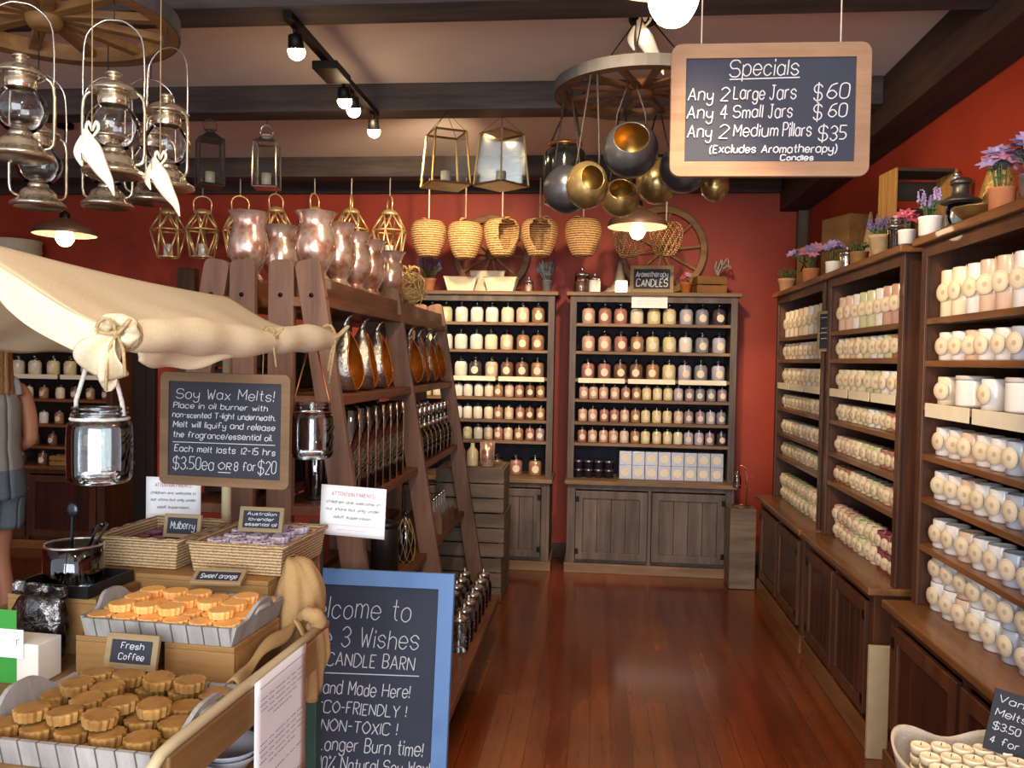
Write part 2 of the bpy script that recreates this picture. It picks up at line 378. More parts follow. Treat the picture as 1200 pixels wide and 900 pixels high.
def cabinet(label, loc, rz, W, zc, zs, top, dl, du, mats, tags_at=(), ntag=3, plinth=.07, cat='shelf cabinet', ndoor=2, tagh=.035):
    """local: x 0..W, front of the base at y=0, shelves' front at y=dl-du, back at y=dl"""
    side, across, door, inner = mats
    t = empty('shelf_cabinet', label, cat, loc, rz)
    s = dl-du; e = .02
    b = MB()
    b.box(0, .022, .0, dl, plinth, zc-.03).box(W-.022, W, 0, dl, plinth, zc-.03).box(.022, W-.022, .03, dl, plinth, plinth+.02)
    b.box(.022, W-.022, dl-.012, dl, plinth+.02, zc-.03)
    b.box(.022, .06, 0, .022, plinth, zc-.03).box(W-.06, W-.022, 0, .022, plinth, zc-.03).box(.06, W-.06, 0, .022, zc-.065, zc-.03)
    if ndoor == 2: b.box(W/2-.012, W/2+.012, .001, .022, plinth, zc-.065)
    b.build('base_carcass', side, t, bevel=.002)
    MB().box(-.015, W+.015, .0-.012, dl, 0, plinth).build('plinth', across, t, bevel=.003)
    MB().box(-.02, W+.02, -.03, dl, zc-.03, zc).build('counter', across, t, bevel=.005)
    u = MB().box(0, .028, s, dl, zc, top-.03).box(W-.028, W, s, dl, zc, top-.03)
    u.box(-.008, .04, s-.012, s, zc, top-.03).box(W-.04, W+.008, s-.012, s, zc, top-.03).box(.04, W-.04, s-.012, s, top-.075, top-.03)
    u.build('upright_frame', side, t, bevel=.002)
    bk = MB(); n = max(3, int((W-.056)/.11)); st = (W-.056)/n
    for i in range(n): bk.box(.028+i*st+.001, .028+(i+1)*st-.001, dl-.014, dl, zc, top-.03)
    bk.build('back_boards', inner, t)
    MB().box(-.035, W+.035, s-.04, dl, top-.03, top).build('cornice', across, t, bevel=.006)
    for z in zs:
        MB().box(.028, W-.028, s-.006, dl-.014, z-.022, z).build('shelf', across, t, bevel=.002)
    for z in tags_at:
        wd = (W-.1)/ntag
        for k in range(ntag):
            MB().box(.05+k*wd+.012, .05+(k+1)*wd-.012, s-.0095, s-.0065, z-tagh+.006, z+.006).build('shelf_tag', TAGW, t)
    for k in range(ndoor):
        x0 = .064+k*(W/2-.05) ; x1 = (W/2-.016 if ndoor == 2 else W-.064) if k == 0 else W-.064
        if k == 1: x0 = W/2+.016
        z0, z1 = plinth+.03, zc-.075
        d = MB(); fr = .055
        d.ring([(x0, z0), (x1, z0), (x1, z1), (x0, z1)], [(x0+fr, z0+fr), (x1-fr, z0+fr), (x1-fr, z1-fr), (x0+fr, z1-fr)], -.016, .004)
        do = d.build('door', side, t, bevel=.003)
        p = MB(); npl = 4; pw = (x1-x0-2*fr)/npl
        for i in range(npl): p.box(x0+fr+i*pw+.0015, x0+fr+(i+1)*pw-.0015, -.006, .002, z0+fr, z1-fr)
        p.build('door_panel', door, do, bevel=.0015)
        hx = x0+.012 if k == 0 else x1-.012
        for hz in (z0+.06, z1-.06): MB().box(hx-.012, hx+.012, -.019, -.016, hz-.02, hz+.02).build('hinge', IRON, do)
    return t
ZB = [.947, 1.103, 1.272, 1.422, 1.628, 1.834]
MB_ = (W_BACK, W_BACKX, W_BACK, W_INNER)
YF = 6.10; BDL = .44; BDU = .34; YS = YF+BDL-BDU
cabinet('tall grey oak cabinet of candle jars below the framed candles sign', (-.2, YF, 0), 0, 1.2, .68, ZB, 2.065, BDL, BDU, MB_, (1.422,), 3)
cabinet('tall grey oak jar cabinet at the back, partly hidden by ladder rack', (-1.53, YF, 0), 0, 1.2, .68, ZB, 2.065, BDL, BDU, MB_, (1.422,), 3)
ZL = [.80, .975, 1.175, 1.365, 1.57, 1.80]
MD = (W_SIDE, W_SIDEX, W_DOOR, W_IN2)
cabinet('dark candle cabinet in the far left corner behind the customer', (-5.08, YF, 0), 0, 1.28, .66, ZL, 2.065, BDL, BDU, MD, (1.365,), 3)
# right wall: local x runs towards the camera, fronts face -x
ZR = [.96, 1.11, 1.275, 1.43, 1.587, 1.728]; ZRC = [.90, 1.075, 1.233, 1.416, 1.576, 1.73]
XF = 1.12; RDL = XR-.01-XF; RDU = RDL-.085; XS = XF+.085
MR = (W_SIDE, W_SIDEX, W_DOOR, W_IN2)
CA = (5.745, 1.165); CB = (4.50, 1.07); CC = (3.24, 1.25)
cabinet('farthest walnut candle cabinet along the right wall, beside the back corner', (XF, CA[0], 0), R(-90), CA[1], .67, ZR, 2.03, RDL, RDU, MR, (1.43,), 3, .1, tagh=.04)
cabinet('middle walnut candle cabinet along the right wall, small chalkboard on its far post', (XF, CB[0], 0), R(-90), CB[1], .67, ZR, 2.03, RDL, RDU, MR, (1.43,), 3, .1, tagh=.04)
cabinet('nearest walnut candle cabinet along the right wall, cut by the photo edge', (XF, CC[0], 0), R(-90), CC[1], .67, ZRC, 2.03, RDL, RDU, MR, (1.416,), 3, .1, tagh=.05)

# ---------------------------------------------------------------- candle jars
LIDG = glass('jar_lid_glass', '#d8d4c8', .08, 1.5, 1.3)
LABEL = mat('cream_paper_label', '#eadcc2', .8, var=.05, scale=60)
def patch(mb, rad, zc, r, ang, n=16, asp=1.0):
    rad += .0012; vs = [(rad*math.cos(ang), rad*math.sin(ang), zc)]
    for q in (.35, .7, 1.0):
        for i in range(n):
            a = 2*PI*i/n; th = ang+q*r*asp*math.cos(a)/rad
            vs.append((rad*math.cos(th), rad*math.sin(th), zc+q*r*math.sin(a)))
    fs = [(0, 1+i, 1+(i+1) % n) for i in range(n)]
    for k in range(2): fs += [(1+k*n+i, 1+(k+1)*n+i, 1+(k+1)*n+(i+1) % n, 1+k*n+(i+1) % n) for i in range(n)]
    mb.add(vs, fs, True); return mb
def round_tag():
    m, nt, b = _new('round_tag_card'); tc = nt.nodes.new('ShaderNodeTexCoord'); mp = nt.nodes.new('ShaderNodeMapping'); mp.inputs['Location'].default_value = (-.5, 0, -.5); mp.inputs['Scale'].default_value = (1, 0, 1)
    ln = nt.nodes.new('ShaderNodeVectorMath'); ln.operation = 'LENGTH'; nt.links.new(tc.outputs['Generated'], mp.inputs[0]); nt.links.new(mp.outputs[0], ln.inputs[0])
    r = _ramp(nt, ln.outputs['Value'], [(.10, lin('#c4ae8c')), (.16, lin('#e6d6b8')), (.40, lin('#e6d6b8')), (.43, lin('#cbb896')), (.46, lin('#e6d6b8'))]); nt.links.new(r.outputs[0], b.inputs['Base Color']); b.inputs['Roughness'].default_value = .75
    return m
TAGR = round_tag()
def disc(y, zc, r, n=20):
    m = MB(); return m.lathe([(r*.96, 0), (r, .0012), (r*.97, .0026), (.001, .0026)], n, Matrix.Translation((0, -y-.0002, zc)) @ Matrix.Rotation(R(90), 4, 'X'))
COLS = {'cream': '#efe2c2', 'white': '#ecebe8', 'yellow': '#e0cf9c', 'pink': '#cfa494', 'rose': '#ae786e', 'brown': '#7d5844', 'tan': '#a87c5a', 'lilac': '#beb8c8', 'grey': '#8f8d98',
        'blue grey': '#b4bcc8', 'burgundy': '#8c4450', 'pale green': '#cfd0a4', 'dark': '#4a4046', 'peach': '#e0c0a8', 'mauve': '#a88a9c'}
def wax(c): return mat('wax_'+c.replace(' ', '_'), COLS[c], .28, var=.07, scale=18, coat=.6, spec=.5)
PROT = {}
def jar_proto(kind, c):
    if (kind, c) in PROT: return PROT[(kind, c)]
    if kind == 'large':
        b = MB().lathe([(.043, 0), (.049, .006), (.049, .085), (.047, .098), (.039, .108), (.039, .114)], 16)
        o = b.build('candle_jar', wax(c))
        l = MB().lathe([(.042, .114), (.043, .122), (.034, .131), (.012, .134), (.010, .138), (.015, .146), (.012, .153), (.001, .156)], 12).build('lid', LIDG, o)
        patch(MB(), .0497, .05, .029, -PI/2).build('label', LABEL, o)
    elif kind == 'small':
        b = MB().lathe([(.031, 0), (.035, .005), (.035, .07), (.033, .08), (.027, .088), (.027, .092)], 14)
        o = b.build('candle_jar', wax(c))
        MB().lathe([(.030, .092), (.031, .098), (.024, .105), (.008, .108), (.010, .116), (.001, .12)], 10).build('lid', LIDG, o)
        patch(MB(), .0357, .04, .022, -PI/2).build('label', LABEL, o)
    elif kind == 'tumbler':           # right wall: straight tumbler with a big round label
        b = MB().lathe([(.038, 0), (.041, .004), (.041, .098), (.039, .102), (.036, .1), (.035, .092), (.001, .091)], 20)
        o = b.build('candle_tumbler', wax(c))
        disc(.0418, .052, .033).build('round_label', TAGR, o)
        MB().tube([(0, 0, .091), (.001, 0, .103)], .0012, 5).build('wick', LABEL, o)
    elif kind == 'pillar':
        b = MB().lathe([(.039, 0), (.042, .004), (.042, .166), (.040, .17), (.03, .168), (.001, .166)], 20)
        o = b.build('pillar_candle', wax(c))
        disc(.0428, .09, .034).build('round_label', TAGR, o)
        MB().tube([(0, 0, .166), (.001, 0, .18)], .0012, 5).build('wick', LABEL, o)
    elif kind == 'mini':
        b = MB().lathe([(.031, 0), (.034, .004), (.034, .078), (.032, .082), (.029, .08), (.001, .074)], 16)
        o = b.build('candle_tumbler', wax(c))
        disc(.0346, .041, .027).build('round_label', TAGR, o)
        MB().tube([(0, 0, .074), (.001, 0, .083)], .0011, 5).build('wick', LABEL, o)
    o['category'] = 'candle'; PROT[(kind, c)] = Repeat(o); return PROT[(kind, c)]
SHN = {6: 'top', 5: 'second', 4: 'third', 3: 'fourth', 2: 'fifth', 1: 'sixth', 0: 'lowest'}
EPS = .0006
rj = random.Random(3)
def shelf_row(x0, x1, n, y, z, kind, cols, fmt, group, skip=(), axis='x', rz=0):
    for i in range(n):
        if i in skip: continue
        u = x0+(x1-x0)*(i+.5)/n+rj.uniform(-.004, .004)
        c = cols[min(int(i*len(cols)/n), len(cols)-1)]
        loc = (u, y+rj.uniform(-.006, .006), z+EPS) if axis == 'x' else (y+rj.uniform(-.004, .004), u, z+EPS)
        jar_proto(kind, c).put(loc, fmt % (c, ORD[i]), rz+rj.uniform(-.15, .15), group)
YJ = YS+.09
# right back cabinet
big = [['pink', 'rose', 'rose', 'cream', 'yellow', 'yellow', 'lilac', 'grey', 'dark'], ['pink', 'pink', 'rose', 'tan', 'yellow', 'yellow', 'white', 'grey', 'lilac'], ['rose', 'rose', 'brown', 'brown', 'tan', 'yellow', 'lilac', 'grey', 'lilac']]
for k, z in enumerate((1.834, 1.628, 1.422)):
    shelf_row(-.13, .95, 9, YJ, z, 'large', big[k], '%%s large lidded candle jar, %%s from left, %s shelf, cabinet under candles sign' % SHN[6-k], 'large candle jars in the right back cabinet')
for k, z in enumerate((1.272, 1.103, .947)):
    cs = [['pink', 'pink', 'pink', 'pink', 'rose', 'tan', 'yellow', 'yellow', 'yellow', 'lilac', 'mauve', 'grey', 'grey', 'mauve'], ['pink', 'pink', 'rose', 'rose', 'pink', 'tan', 'yellow', 'yellow', 'yellow', 'peach', 'mauve', 'mauve', 'lilac', 'grey'], ['rose', 'pink', 'pink', 'pink', 'peach', 'tan', 'yellow', 'yellow', 'yellow', 'cream', 'lilac', 'lilac', 'mauve', 'dark']][k]
    shelf_row(-.14, .96, 14, YS+.07, z, 'small', cs, '%%s small lidded candle jar, %%s from left, %s shelf, cabinet under candles sign' % SHN[3-k], 'small candle jars in the right back cabinet')
# candle boxes in two layers on its counter
pb = MB().box(-.046, .046, -.03, .03, 0, .103); ob = pb.build('candle_box', mat('silver_box_card', '#b9bcc8', .35, .2, var=.08, scale=30), bevel=.002); ob['category'] = 'box'
MB().add([(0, -.0306, .052)]+[(.031*math.cos(2*PI*i/14), -.0306, .052+.031*math.sin(2*PI*i/14)) for i in range(14)], [(0, 1+i, 1+(i+1) % 14) for i in range(14)]).build('round_label', LABEL, ob)
RB = Repeat(ob)
for lay in range(2):
    for i in range(8):
        RB.put((.225+i*.0955, YS+.07, .68+EPS+lay*.1042), 'silver candle gift box, %s from left in %s row, cabinet under candles sign' % (ORD[i], ['bottom', 'top'][lay]), 0, 'candle gift boxes on the back cabinet counter')
pt = MB().lathe([(.03, 0), (.034, .003), (.034, .05), (.035, .051), (.035, .062), (.001, .063)], 16); ot = pt.build('candle_tin', mat('dark_purple_tin', '#3a3448', .35, .5, var=.1)); ot['category'] = 'tin'
MB().lathe([(.0353, .05), (.0358, .052), (.0358, .062), (.034, .0642), (.001, .0645)], 16).build('lid', mat('tin_lid_silver', '#9a98a6', .3, .9), ot)
RT = Repeat(ot)
for lay in range(2):
    for i in range(4): RT.put((-.125+i*.076, YS+.07, .68+EPS+lay*.0655), 'dark purple candle tin, %s from left in %s layer, counter under the candles sign' % (ORD[i], ['bottom', 'top'][lay]), 0, 'dark tins on the back cabinet counter')
# left back cabinet
big = [['pale green', 'pale green', 'white', 'white', 'white', 'cream', 'peach', 'tan'], ['pale green', 'white', 'white', 'white', 'cream', 'peach', 'tan', 'tan'], ['cream', 'white', 'white', 'dark', 'peach', 'brown', 'brown', 'tan']]
for k, z in enumerate((1.834, 1.628, 1.422)):
    shelf_row(-1.33, -.39, 8, YJ, z, 'large', big[k], '%%s large lidded jar, %%s from left, %s shelf, left back cabinet beside ladder rack' % SHN[6-k], 'large candle jars in the left back cabinet')
for k, z in enumerate((1.272, 1.103, .947)):
    cs = ['cream', 'cream', 'white', 'white', 'white', 'white', 'cream', 'tan', 'peach', 'rose', 'brown', 'tan']
    if k == 2: cs = ['cream', 'cream', 'cream', 'white', 'pale green', 'white', 'peach', 'rose', 'peach', 'tan', 'rose', 'mauve']
    shelf_row(-1.33, -.38, 12, YS+.07, z, 'small', cs, '%%s small lidded jar, %%s from left, %s shelf, left back cabinet beside ladder rack' % SHN[3-k], 'small candle jars in the left back cabinet')
shelf_row(-.82, -.38, 3, YJ, .68, 'large', ['brown', 'rose', 'tan'], '%s large lidded candle jar, %s from left on counter of left back cabinet', 'large candle jars in the left back cabinet')
# far left cabinet
for k, (z, n) in enumerate(((1.365, 8), (1.175, 9), (.975, 9), (.80, 8))):
    cs = [['cream', 'cream', 'cream', 'cream', 'yellow', 'yellow', 'brown', 'tan'], ['cream', 'yellow', 'cream', 'cream', 'tan', 'cream', 'brown', 'tan', 'brown'], ['white', 'peach', 'white', 'peach', 'white', 'tan', 'peach', 'brown', 'brown'], ['cream', 'tan', 'brown', 'brown', 'brown', 'grey', 'white', 'brown']][k]
    shelf_row(-5.03, -3.84, n, YJ, z, 'large' if k == 0 else 'small', cs, '%%s lidded jar, %%s from left, %s stocked shelf, far left corner cabinet' % ORD[k], 'candle jars in the far left cabinet')
# right wall cabinets (rows counted from the far end)
def rwall(c, zs, name, rows, rz=R(-90)+R(20)):
    y0 = c[0]-.045; y1 = c[0]-c[1]+.045
    for k, (kind, n, cols) in enumerate(rows):
        z = zs[5-k] if k < 6 else .67
        xx = XS+.062
        kk = 'tall' if kind == 'pillar' else ('small' if kind == 'mini' else 'round-labelled')
        skip = ()
        if kind == 'gap': kind, skip = 'tumbler', (1, 2, 4, 5)
        shelf_row(y0, y1, n, xx, z, kind, cols, '%%s %s candle, %%s from far end, %s shelf of %s right-wall cabinet' % (kk, SHN[6-k] if k < 6 else 'lowest', name), 'round-labelled candles in the %s right-wall cabinet' % name, axis='y', rz=rz, skip=skip)
        if k == 6:
            hh = .0826 if kind == 'mini' else .1035
            shelf_row(y0, y1, n, xx, z+hh, kind, cols, '%%s %s candle, %%s from far end, upper layer, counter of %s right-wall cabinet' % (kk, name), 'round-labelled candles in the %s right-wall cabinet' % name, axis='y', rz=rz)
cream = ['cream', 'cream', 'peach', 'cream', 'white', 'cream', 'cream', 'white']
mixb = ['cream', 'peach', 'cream', 'pale green', 'white', 'pale green', 'rose', 'burgundy']
mixc = ['white', 'peach', 'white', 'white', 'blue grey', 'blue grey', 'lilac', 'blue grey', 'pink', 'rose']
rwall(CA, ZR, 'farthest', [('pillar', 9, cream), ('tumbler', 10, cream), ('tumbler', 9, ['yellow']+cream), ('mini', 12, ['cream', 'yellow', 'cream']), ('mini', 12, cream), ('mini', 12, ['yellow', 'cream', 'pale green']), ('mini', 12, ['yellow', 'pale green', 'cream'])])
rwall(CB, ZR, 'middle', [('pillar', 9, ['peach', 'white', 'pale green', 'white', 'pink', 'rose']), ('tumbler', 10, mixb), ('tumbler', 9, ['cream', 'cream', 'pale green', 'white', 'peach']), ('mini', 12, mixb), ('mini', 12, ['peach', 'cream', 'pale green', 'rose', 'burgundy']), ('mini', 12, ['tan', 'cream', 'pale green', 'peach']), ('mini', 12, ['peach', 'pink', 'pale green', 'cream', 'burgundy', 'burgundy'])])
rwall(CC, ZRC, 'nearest', [('pillar', 11, ['cream', 'white', 'peach', 'white', 'blue grey', 'lilac', 'blue grey', 'pink']), ('tumbler', 11, mixc), ('gap', 10, ['cream', 'white', 'white', 'grey', 'peach', 'rose', 'peach']), ('tumbler', 11, mixc), ('tumbler', 11, mixc), ('tumbler', 11, mixc), ('tumbler', 11, mixc)])

wj = MB().lathe(cat_rom([(.050, 0), (.056, .004), (.057, .012), (.057, .088), (.055, .094)], 2), 28); ow = wj.build('white_candle_jar', mat('white_glazed_jar', '#f0ece6', .3, var=.03, coat=.4)); ow['category'] = 'candle'
MB().lathe([(.058, .094), (.0585, .098), (.0585, .106), (.056, .109), (.001, .109)], 28).build('lid', mat('pale_grey_lid', '#c8c4c0', .5, var=.05), ow)
RWJ = Repeat(ow); d3 = (CC[1]-.09)/10
for k, i in enumerate((2.0, 5.0)): RWJ.put((XS+.068, CC[0]-.045-d3*i, ZRC[3]+EPS), 'plain white lidded candle jar, %s from far end, labelled shelf of nearest right-wall cabinet' % ORD[k], 0, 'plain white jars in the nearest right-wall cabinet')
# ---------------------------------------------------------------- ladder racks
W_RACK = wood('rack_brown_wood', '#96705a', '#5a4034', 'z', 6, .65)
W_RSH = wood('rack_shelf_wood', '#8a5230', '#4e2a18', 'y', 7, .5, coat=.1)
def plank(top, foot, wd, y0, y1):
    (tx, tz), (fx, fz) = top, foot
    d = Vector((fx-tx, fz-tz)).normalized(); nrm = Vector((-d.y, d.x)); c = abs(d.y)
    if nrm.x < 0: nrm = -nrm
    r = .026; h = wd/2; T = Vector((tx, tz)); pts = []
    for sgn in (1, -1):
        cc = T+nrm*sgn*(h-r)+d*r
        arc = [cc+(nrm*sgn*math.cos(R(a))-d*math.sin(R(a)))*r for a in (0, 30, 60, 90)]
        pts += arc if sgn == 1 else arc[::-1]
    pts += [Vector((fx-h/c, fz)), Vector((fx+h/c, fz))]
    return MB().prism([(p.x, p.y) for p in pts], y0, y1)
RZ = [1.76, 1.412, 1.02, .60, .28]; RXF = [-.95, -.90, -.86, -.81, -.50]
FY = (2.85, 4.0, 5.15)
def rack(label, mir):
    mx = (lambda x: -2.366-x) if mir else (lambda x: x)
    t = empty('ladder_rack', label, 'display rack', (mx(-.9), 2.85, 0))
    inv = -Vector(t.location)
    def put(mb, name, m, **k):
        mb.v = [tuple(Vector(p)+inv) for p in mb.v]; return mb.build(name, m, t, **k)
    for y in FY:
        put(plank((mx(-1.112), 1.89), (mx(-1.112), 0), .092, y-.018, y+.018), 'upright_post', W_RACK, bevel=.003)
        lg = put(plank((mx(-1.02), 1.89), (mx(-.70), 0), .092, y-.018, y+.018), 'slanted_leg', W_RACK, bevel=.003)
        for bx in (-1.112, -1.0):
            b = MB(); b.tube([(mx(bx), y-.0215, 1.765), (mx(bx), y-.0175, 1.765)], .008, 10); put(b, 'bolt', IRON)
    for z, xf in zip(RZ, RXF):
        a, b_ = sorted((mx(-1.14), mx(xf)))
        put(MB().box(a, b_, 2.833, 5.20 if z > .3 else 4.45, z-.035, z), 'shelf', W_RSH, bevel=.003)
    for y0, y1 in ((2.872, 3.978), (4.022, 5.12)):
        a, b_ = sorted((mx(-1.13), mx(-.972))); put(MB().box(a, b_, y0, y1, RZ[0], RZ[0]+.07), 'display_step', W_RSH, bevel=.003)
    return t
rack('brown ladder rack at centre left, gourds and glass cylinders on its shelves', False)
rack('brown ladder rack mostly hidden behind the canvas canopy of the cart', True)

# copper hurricane vases along the top
COPPER = mat('copper_mercury_glass', '#f6dccb', .2, .72, scale=14, col2='#bc7c5c', lo=.36, hi=.56, bump=.10, detail=6)
COPIN = mat('copper_inside', '#b8704a', .4, .7, var=.1)
prof = [(.052, 0), (.056, .006), (.046, .02), (.040, .032), (.056, .06), (.071, .095), (.0745, .125), (.070, .155), (.060, .19), (.058, .21), (.066, .235), (.078, .25)]
v = MB(); nocap(v, cat_rom(prof, 3), 28)
ov = v.build('hurricane_vase', COPPER); ov['category'] = 'vase'
i_ = MB(); nocap(i_, [(r-.003, z+(.004 if k == 0 else 0)) for k, (r, z) in enumerate(prof)], 24); i_.build('lining', COPIN, ov)
RV = Repeat(ov)
for k, y in enumerate((3.02, 3.28, 3.52, 3.76, 4.14)):
    RV.put((-1.052, y, RZ[0]+.07+EPS), 'copper mercury glass hurricane vase, %s from front, top of right ladder rack' % ORD[k], k*.9, 'copper vases on the right ladder rack', sc=(1, 1, 1.02))
for k, y in enumerate((3.02, 3.34, 3.60)):
    RV.put((-1.312, y, RZ[0]+.07+EPS), 'copper mercury glass hurricane vase, %s from front, top of left ladder rack' % ORD[k], k*1.1+.4, 'copper vases on the left ladder rack')
for k, y in enumerate((4.15, 4.42)):
    RV.put((-1.312, y, RZ[0]+.07+EPS), 'copper mercury glass hurricane vase, %s from front, top of left ladder rack' % ORD[k+3], k*1.1+.4, 'copper vases on the left ladder rack', sc=.9)
# gold wire vine ball
GOLDW = mat('gold_straw_wire', '#d8b878', .4, .45, var=.15, scale=40)
t = empty('straw_ball', 'tangled gold straw ball on top shelf of the right ladder rack, far end', 'ornament', (-1.02, 4.42, RZ[0]+.07))
r_ = random.Random(5); m_ = MB()
for k in range(34):
    ax = Vector((r_.gauss(0, 1), r_.gauss(0, 1), r_.gauss(0, 1))).normalized(); a = ax.orthogonal().normalized(); b = ax.cross(a); rr = r_.uniform(.075, .095)
    m_.tube([Vector((0, 0, .098))+(a*math.cos(q*PI/9)+b*math.sin(q*PI/9))*rr*(1+.08*math.sin(q*1.7+k))+ax*r_.uniform(-.035, .035) for q in range(18)], .0022, 5, closed=True)
m_.v = [(x, y, max(z, .0025)) for x, y, z in m_.v]
m_.build('vine_strands', GOLDW, t)
rb = MB()
for k in range(5):
    a = k*1.25
    rb.tube([(0, 0, .185), (.03*math.cos(a), .03*math.sin(a), .215), (.055*math.cos(a), .055*math.sin(a), .205), (.06*math.cos(a), .06*math.sin(a), .17)], [.004, .007, .007, .002], 6)
rb.build('straw_bow', GOLDW, t)

# gourd bowls
HAM = mat('hammered_silver', '#b4b2ae', .22, .95, scale=60, bump=.5, var=.1)
AMB = mat('amber_enamel', '#c4701c', .3, .25, scale=8, col2='#8a4410', coat=.3)
gp = cat_rom([(.03, 0), (.055, .015), (.074, .055), (.078, .09), (.068, .135), (.047, .18), (.026, .215), (.014, .24)], 4)
cut = lambda s, a: abs(((a+R(38)+PI) % (2*PI))-PI) < R(52)*math.sin(PI*min(max((s-.12)/.8, 0), 1))**.6 and .12 < s < .92
g = MB(); nocap(g, gp, 40, arc=cut)
g.tube([(0, 0, .236), (.002, 0, .255), (.012, -.004, .275), (.028, -.008, .287)], [.014, .010, .007, .004], 8)
og = g.build('gourd_bowl', HAM); og['category'] = 'ornament'
g = MB(); nocap(g, [(r-.0035, z+.002) for r, z in gp], 40, arc=cut); g.build('lining', AMB, og)
rim = []
for k in range(40):
    s = .12+.8*k/40
    rim.append((s, R(-38)+R(52)*math.sin(PI*(s-.12)/.8)**.6))
pts = []
for s, a in rim+[(s, R(-76)-a) for s, a in rim[::-1]]:
    i = s*(len(gp)-1); i0 = int(i); f = i-i0; r0, z0 = gp[i0]; r1, z1 = gp[min(i0+1, len(gp)-1)]
    pts.append(((r0+(r1-r0)*f)*math.cos(a), (r0+(r1-r0)*f)*math.sin(a), z0+(z1-z0)*f))
MB().tube(pts, .003, 6, closed=True).build('opening_rim', AMB, og)
RG = Repeat(og)
for k, (y, rz) in enumerate(((3.18, 0), (3.42, .25), (3.66, .1), (4.30, -.15), (4.53, .2), (4.76, .1), (4.97, 0))):
    RG.put((-.988, y, RZ[1]+EPS), 'silver gourd bowl with amber inside, %s from front on ladder rack shelf' % ORD[k], rz+.50, 'gourd bowls on the ladder rack', sc=1.06)

# glass cylinders
GL1 = glass('clear_glass', '#f2f6f6', .02, 1.45, 1.2); GLD = glass('smoky_glass', '#6c6a64', .04, 1.5, 1.6)
cy = MB(); nocap(cy, [(.0005, .0), (.040, 0), (.042, .004), (.042, .27), (.039, .27), (.039, .012), (.0005, .010)], 24)
oc = cy.build('glass_cylinder', glass('vase_glass', '#f6f8fa', .03, 1.5, 3.2)); oc['category'] = 'vase'; RC_ = Repeat(oc)
for q, x in enumerate((-.912, -1.035)):
    for k in range(7):
        RC_.put((x, 3.0+k*.118, RZ[2]+EPS), 'tall clear glass cylinder, %s from front, %s row on ladder rack' % (ORD[k], ['outer', 'inner'][q]), 0, 'glass cylinders on the ladder rack', sc=(1, 1, 1.24))
# smoky bottles with silver collars
SIL = mat('bright_silver', '#d8d6d0', .2, .95, var=.1, scale=30)
bt = MB().lathe(cat_rom([(.026, 0), (.032, .01), (.033, .06), (.026, .085), (.014, .10), (.012, .135)], 2), 14)
obt = bt.build('smoky_bottle', GLD); obt['category'] = 'bottle'
MB().lathe([(.0135, .095), (.018, .10), (.018, .108), (.0135, .112)], 12).build('collar', SIL, obt)
MB().lathe([(.010, .135), (.015, .14), (.015, .158), (.008, .165), (.001, .167)], 12).build('stopper', SIL, obt)
RS = Repeat(obt)
for q, x in enumerate((-.915, -1.035)):
    for k in range(8):
        RS.put((x, 4.14+k*.118, RZ[2]+EPS), 'small smoky glass bottle, silver stopper, %s from front, %s row on rack' % (ORD[k], ['outer', 'inner'][q]), k*.7, 'smoky bottles on the ladder rack', sc=(1.45, 1.45, 1.7))
# lower shelves
BLK = mat('black_tinware', '#2e2b2a', .4, .5, var=.15)
t = empty('canister', 'large black canister on ladder rack shelf beside the white notice', 'canister', (-.91, 3.55, RZ[3]))
MB().lathe([(.055, 0), (.06, .005), (.06, .21), (.058, .214)], 24).build('canister_body', BLK, t)
MB().lathe([(.0625, .214), (.0625, .232), (.05, .238), (.012, .24), (.012, .252), (.001, .255)], 24).build('lid', BLK, t)
t = empty('wire_bottle', 'bottle wrapped in pale wire mesh standing behind the black canister', 'bottle', (-.875, 3.80, RZ[3]))
MB().lathe(cat_rom([(.035, 0), (.042, .03), (.044, .10), (.03, .16), (.014, .20), (.014, .235)], 3), 18).build('bottle_body', GLD, t)
m_ = MB()
bp = cat_rom([(.035, 0.002), (.042, .03), (.044, .10), (.03, .16), (.014, .20)], 4)
for s in (1, -1):
    for k in range(8): m_.tube([((r+.0018)*math.cos(k*PI/4+s*i*.12), (r+.0018)*math.sin(k*PI/4+s*i*.12), z) for i, (r, z) in enumerate(bp)], .0013, 4)
m_.build('wire_mesh', GOLDW, t)
t = empty('bottle_caddy', 'wooden caddy holding grey bottles on the fourth ladder rack shelf', 'caddy', (-.875, 4.62, RZ[3]))
m_ = MB().box(-.055, .055, -.2, .2, 0, .008).box(-.055, -.047, -.2, .2, .008, .09).box(.047, .055, -.2, .2, .008, .09).box(-.047, .047, -.2, -.192, .008, .12).box(-.047, .047, .192, .2, .008, .12)
m_.build('crate_box', W_RACK, t, bevel=.002)
bb = MB().lathe(cat_rom([(.028, .0), (.03, .01), (.03, .09), (.018, .115), (.011, .13), (.011, .165)], 2), 14)
ob2 = bb.build('grey_bottle', mat('grey_ceramic', '#7c7a78', .35, var=.1, coat=.3)); ob2['category'] = 'bottle'
MB().lathe([(.009, .165), (.012, .167), (.012, .18), (.001, .182)], 10).build('stopper', SIL, ob2)
R2 = Repeat(ob2)
for k in range(5): R2.put((-.875, 4.47+k*.075, RZ[3]+.0086), 'grey bottle with silver top in the wooden caddy, %s from front' % ORD[k], 0, 'bottles in the caddy')
t = empty('storage_box', 'black storage box on ladder rack shelf behind the lavender basket', 'box', (-1.03, 2.98, RZ[3]))
MB().box(-.055, .055, -.07, .07, 0, .09).build('box_body', BLK, t, bevel=.004); MB().box(-.058, .058, -.073, .073, .09, .115).build('lid', BLK, t, bevel=.004)
jr = MB(); nocap(jr, cat_rom([(.001, .001), (.04, .001), (.044, .01), (.045, .08), (.042, .10), (.032, .112), (.032, .13)], 2), 18)
oj = jr.build('glass_jar', GL1); oj['category'] = 'jar'
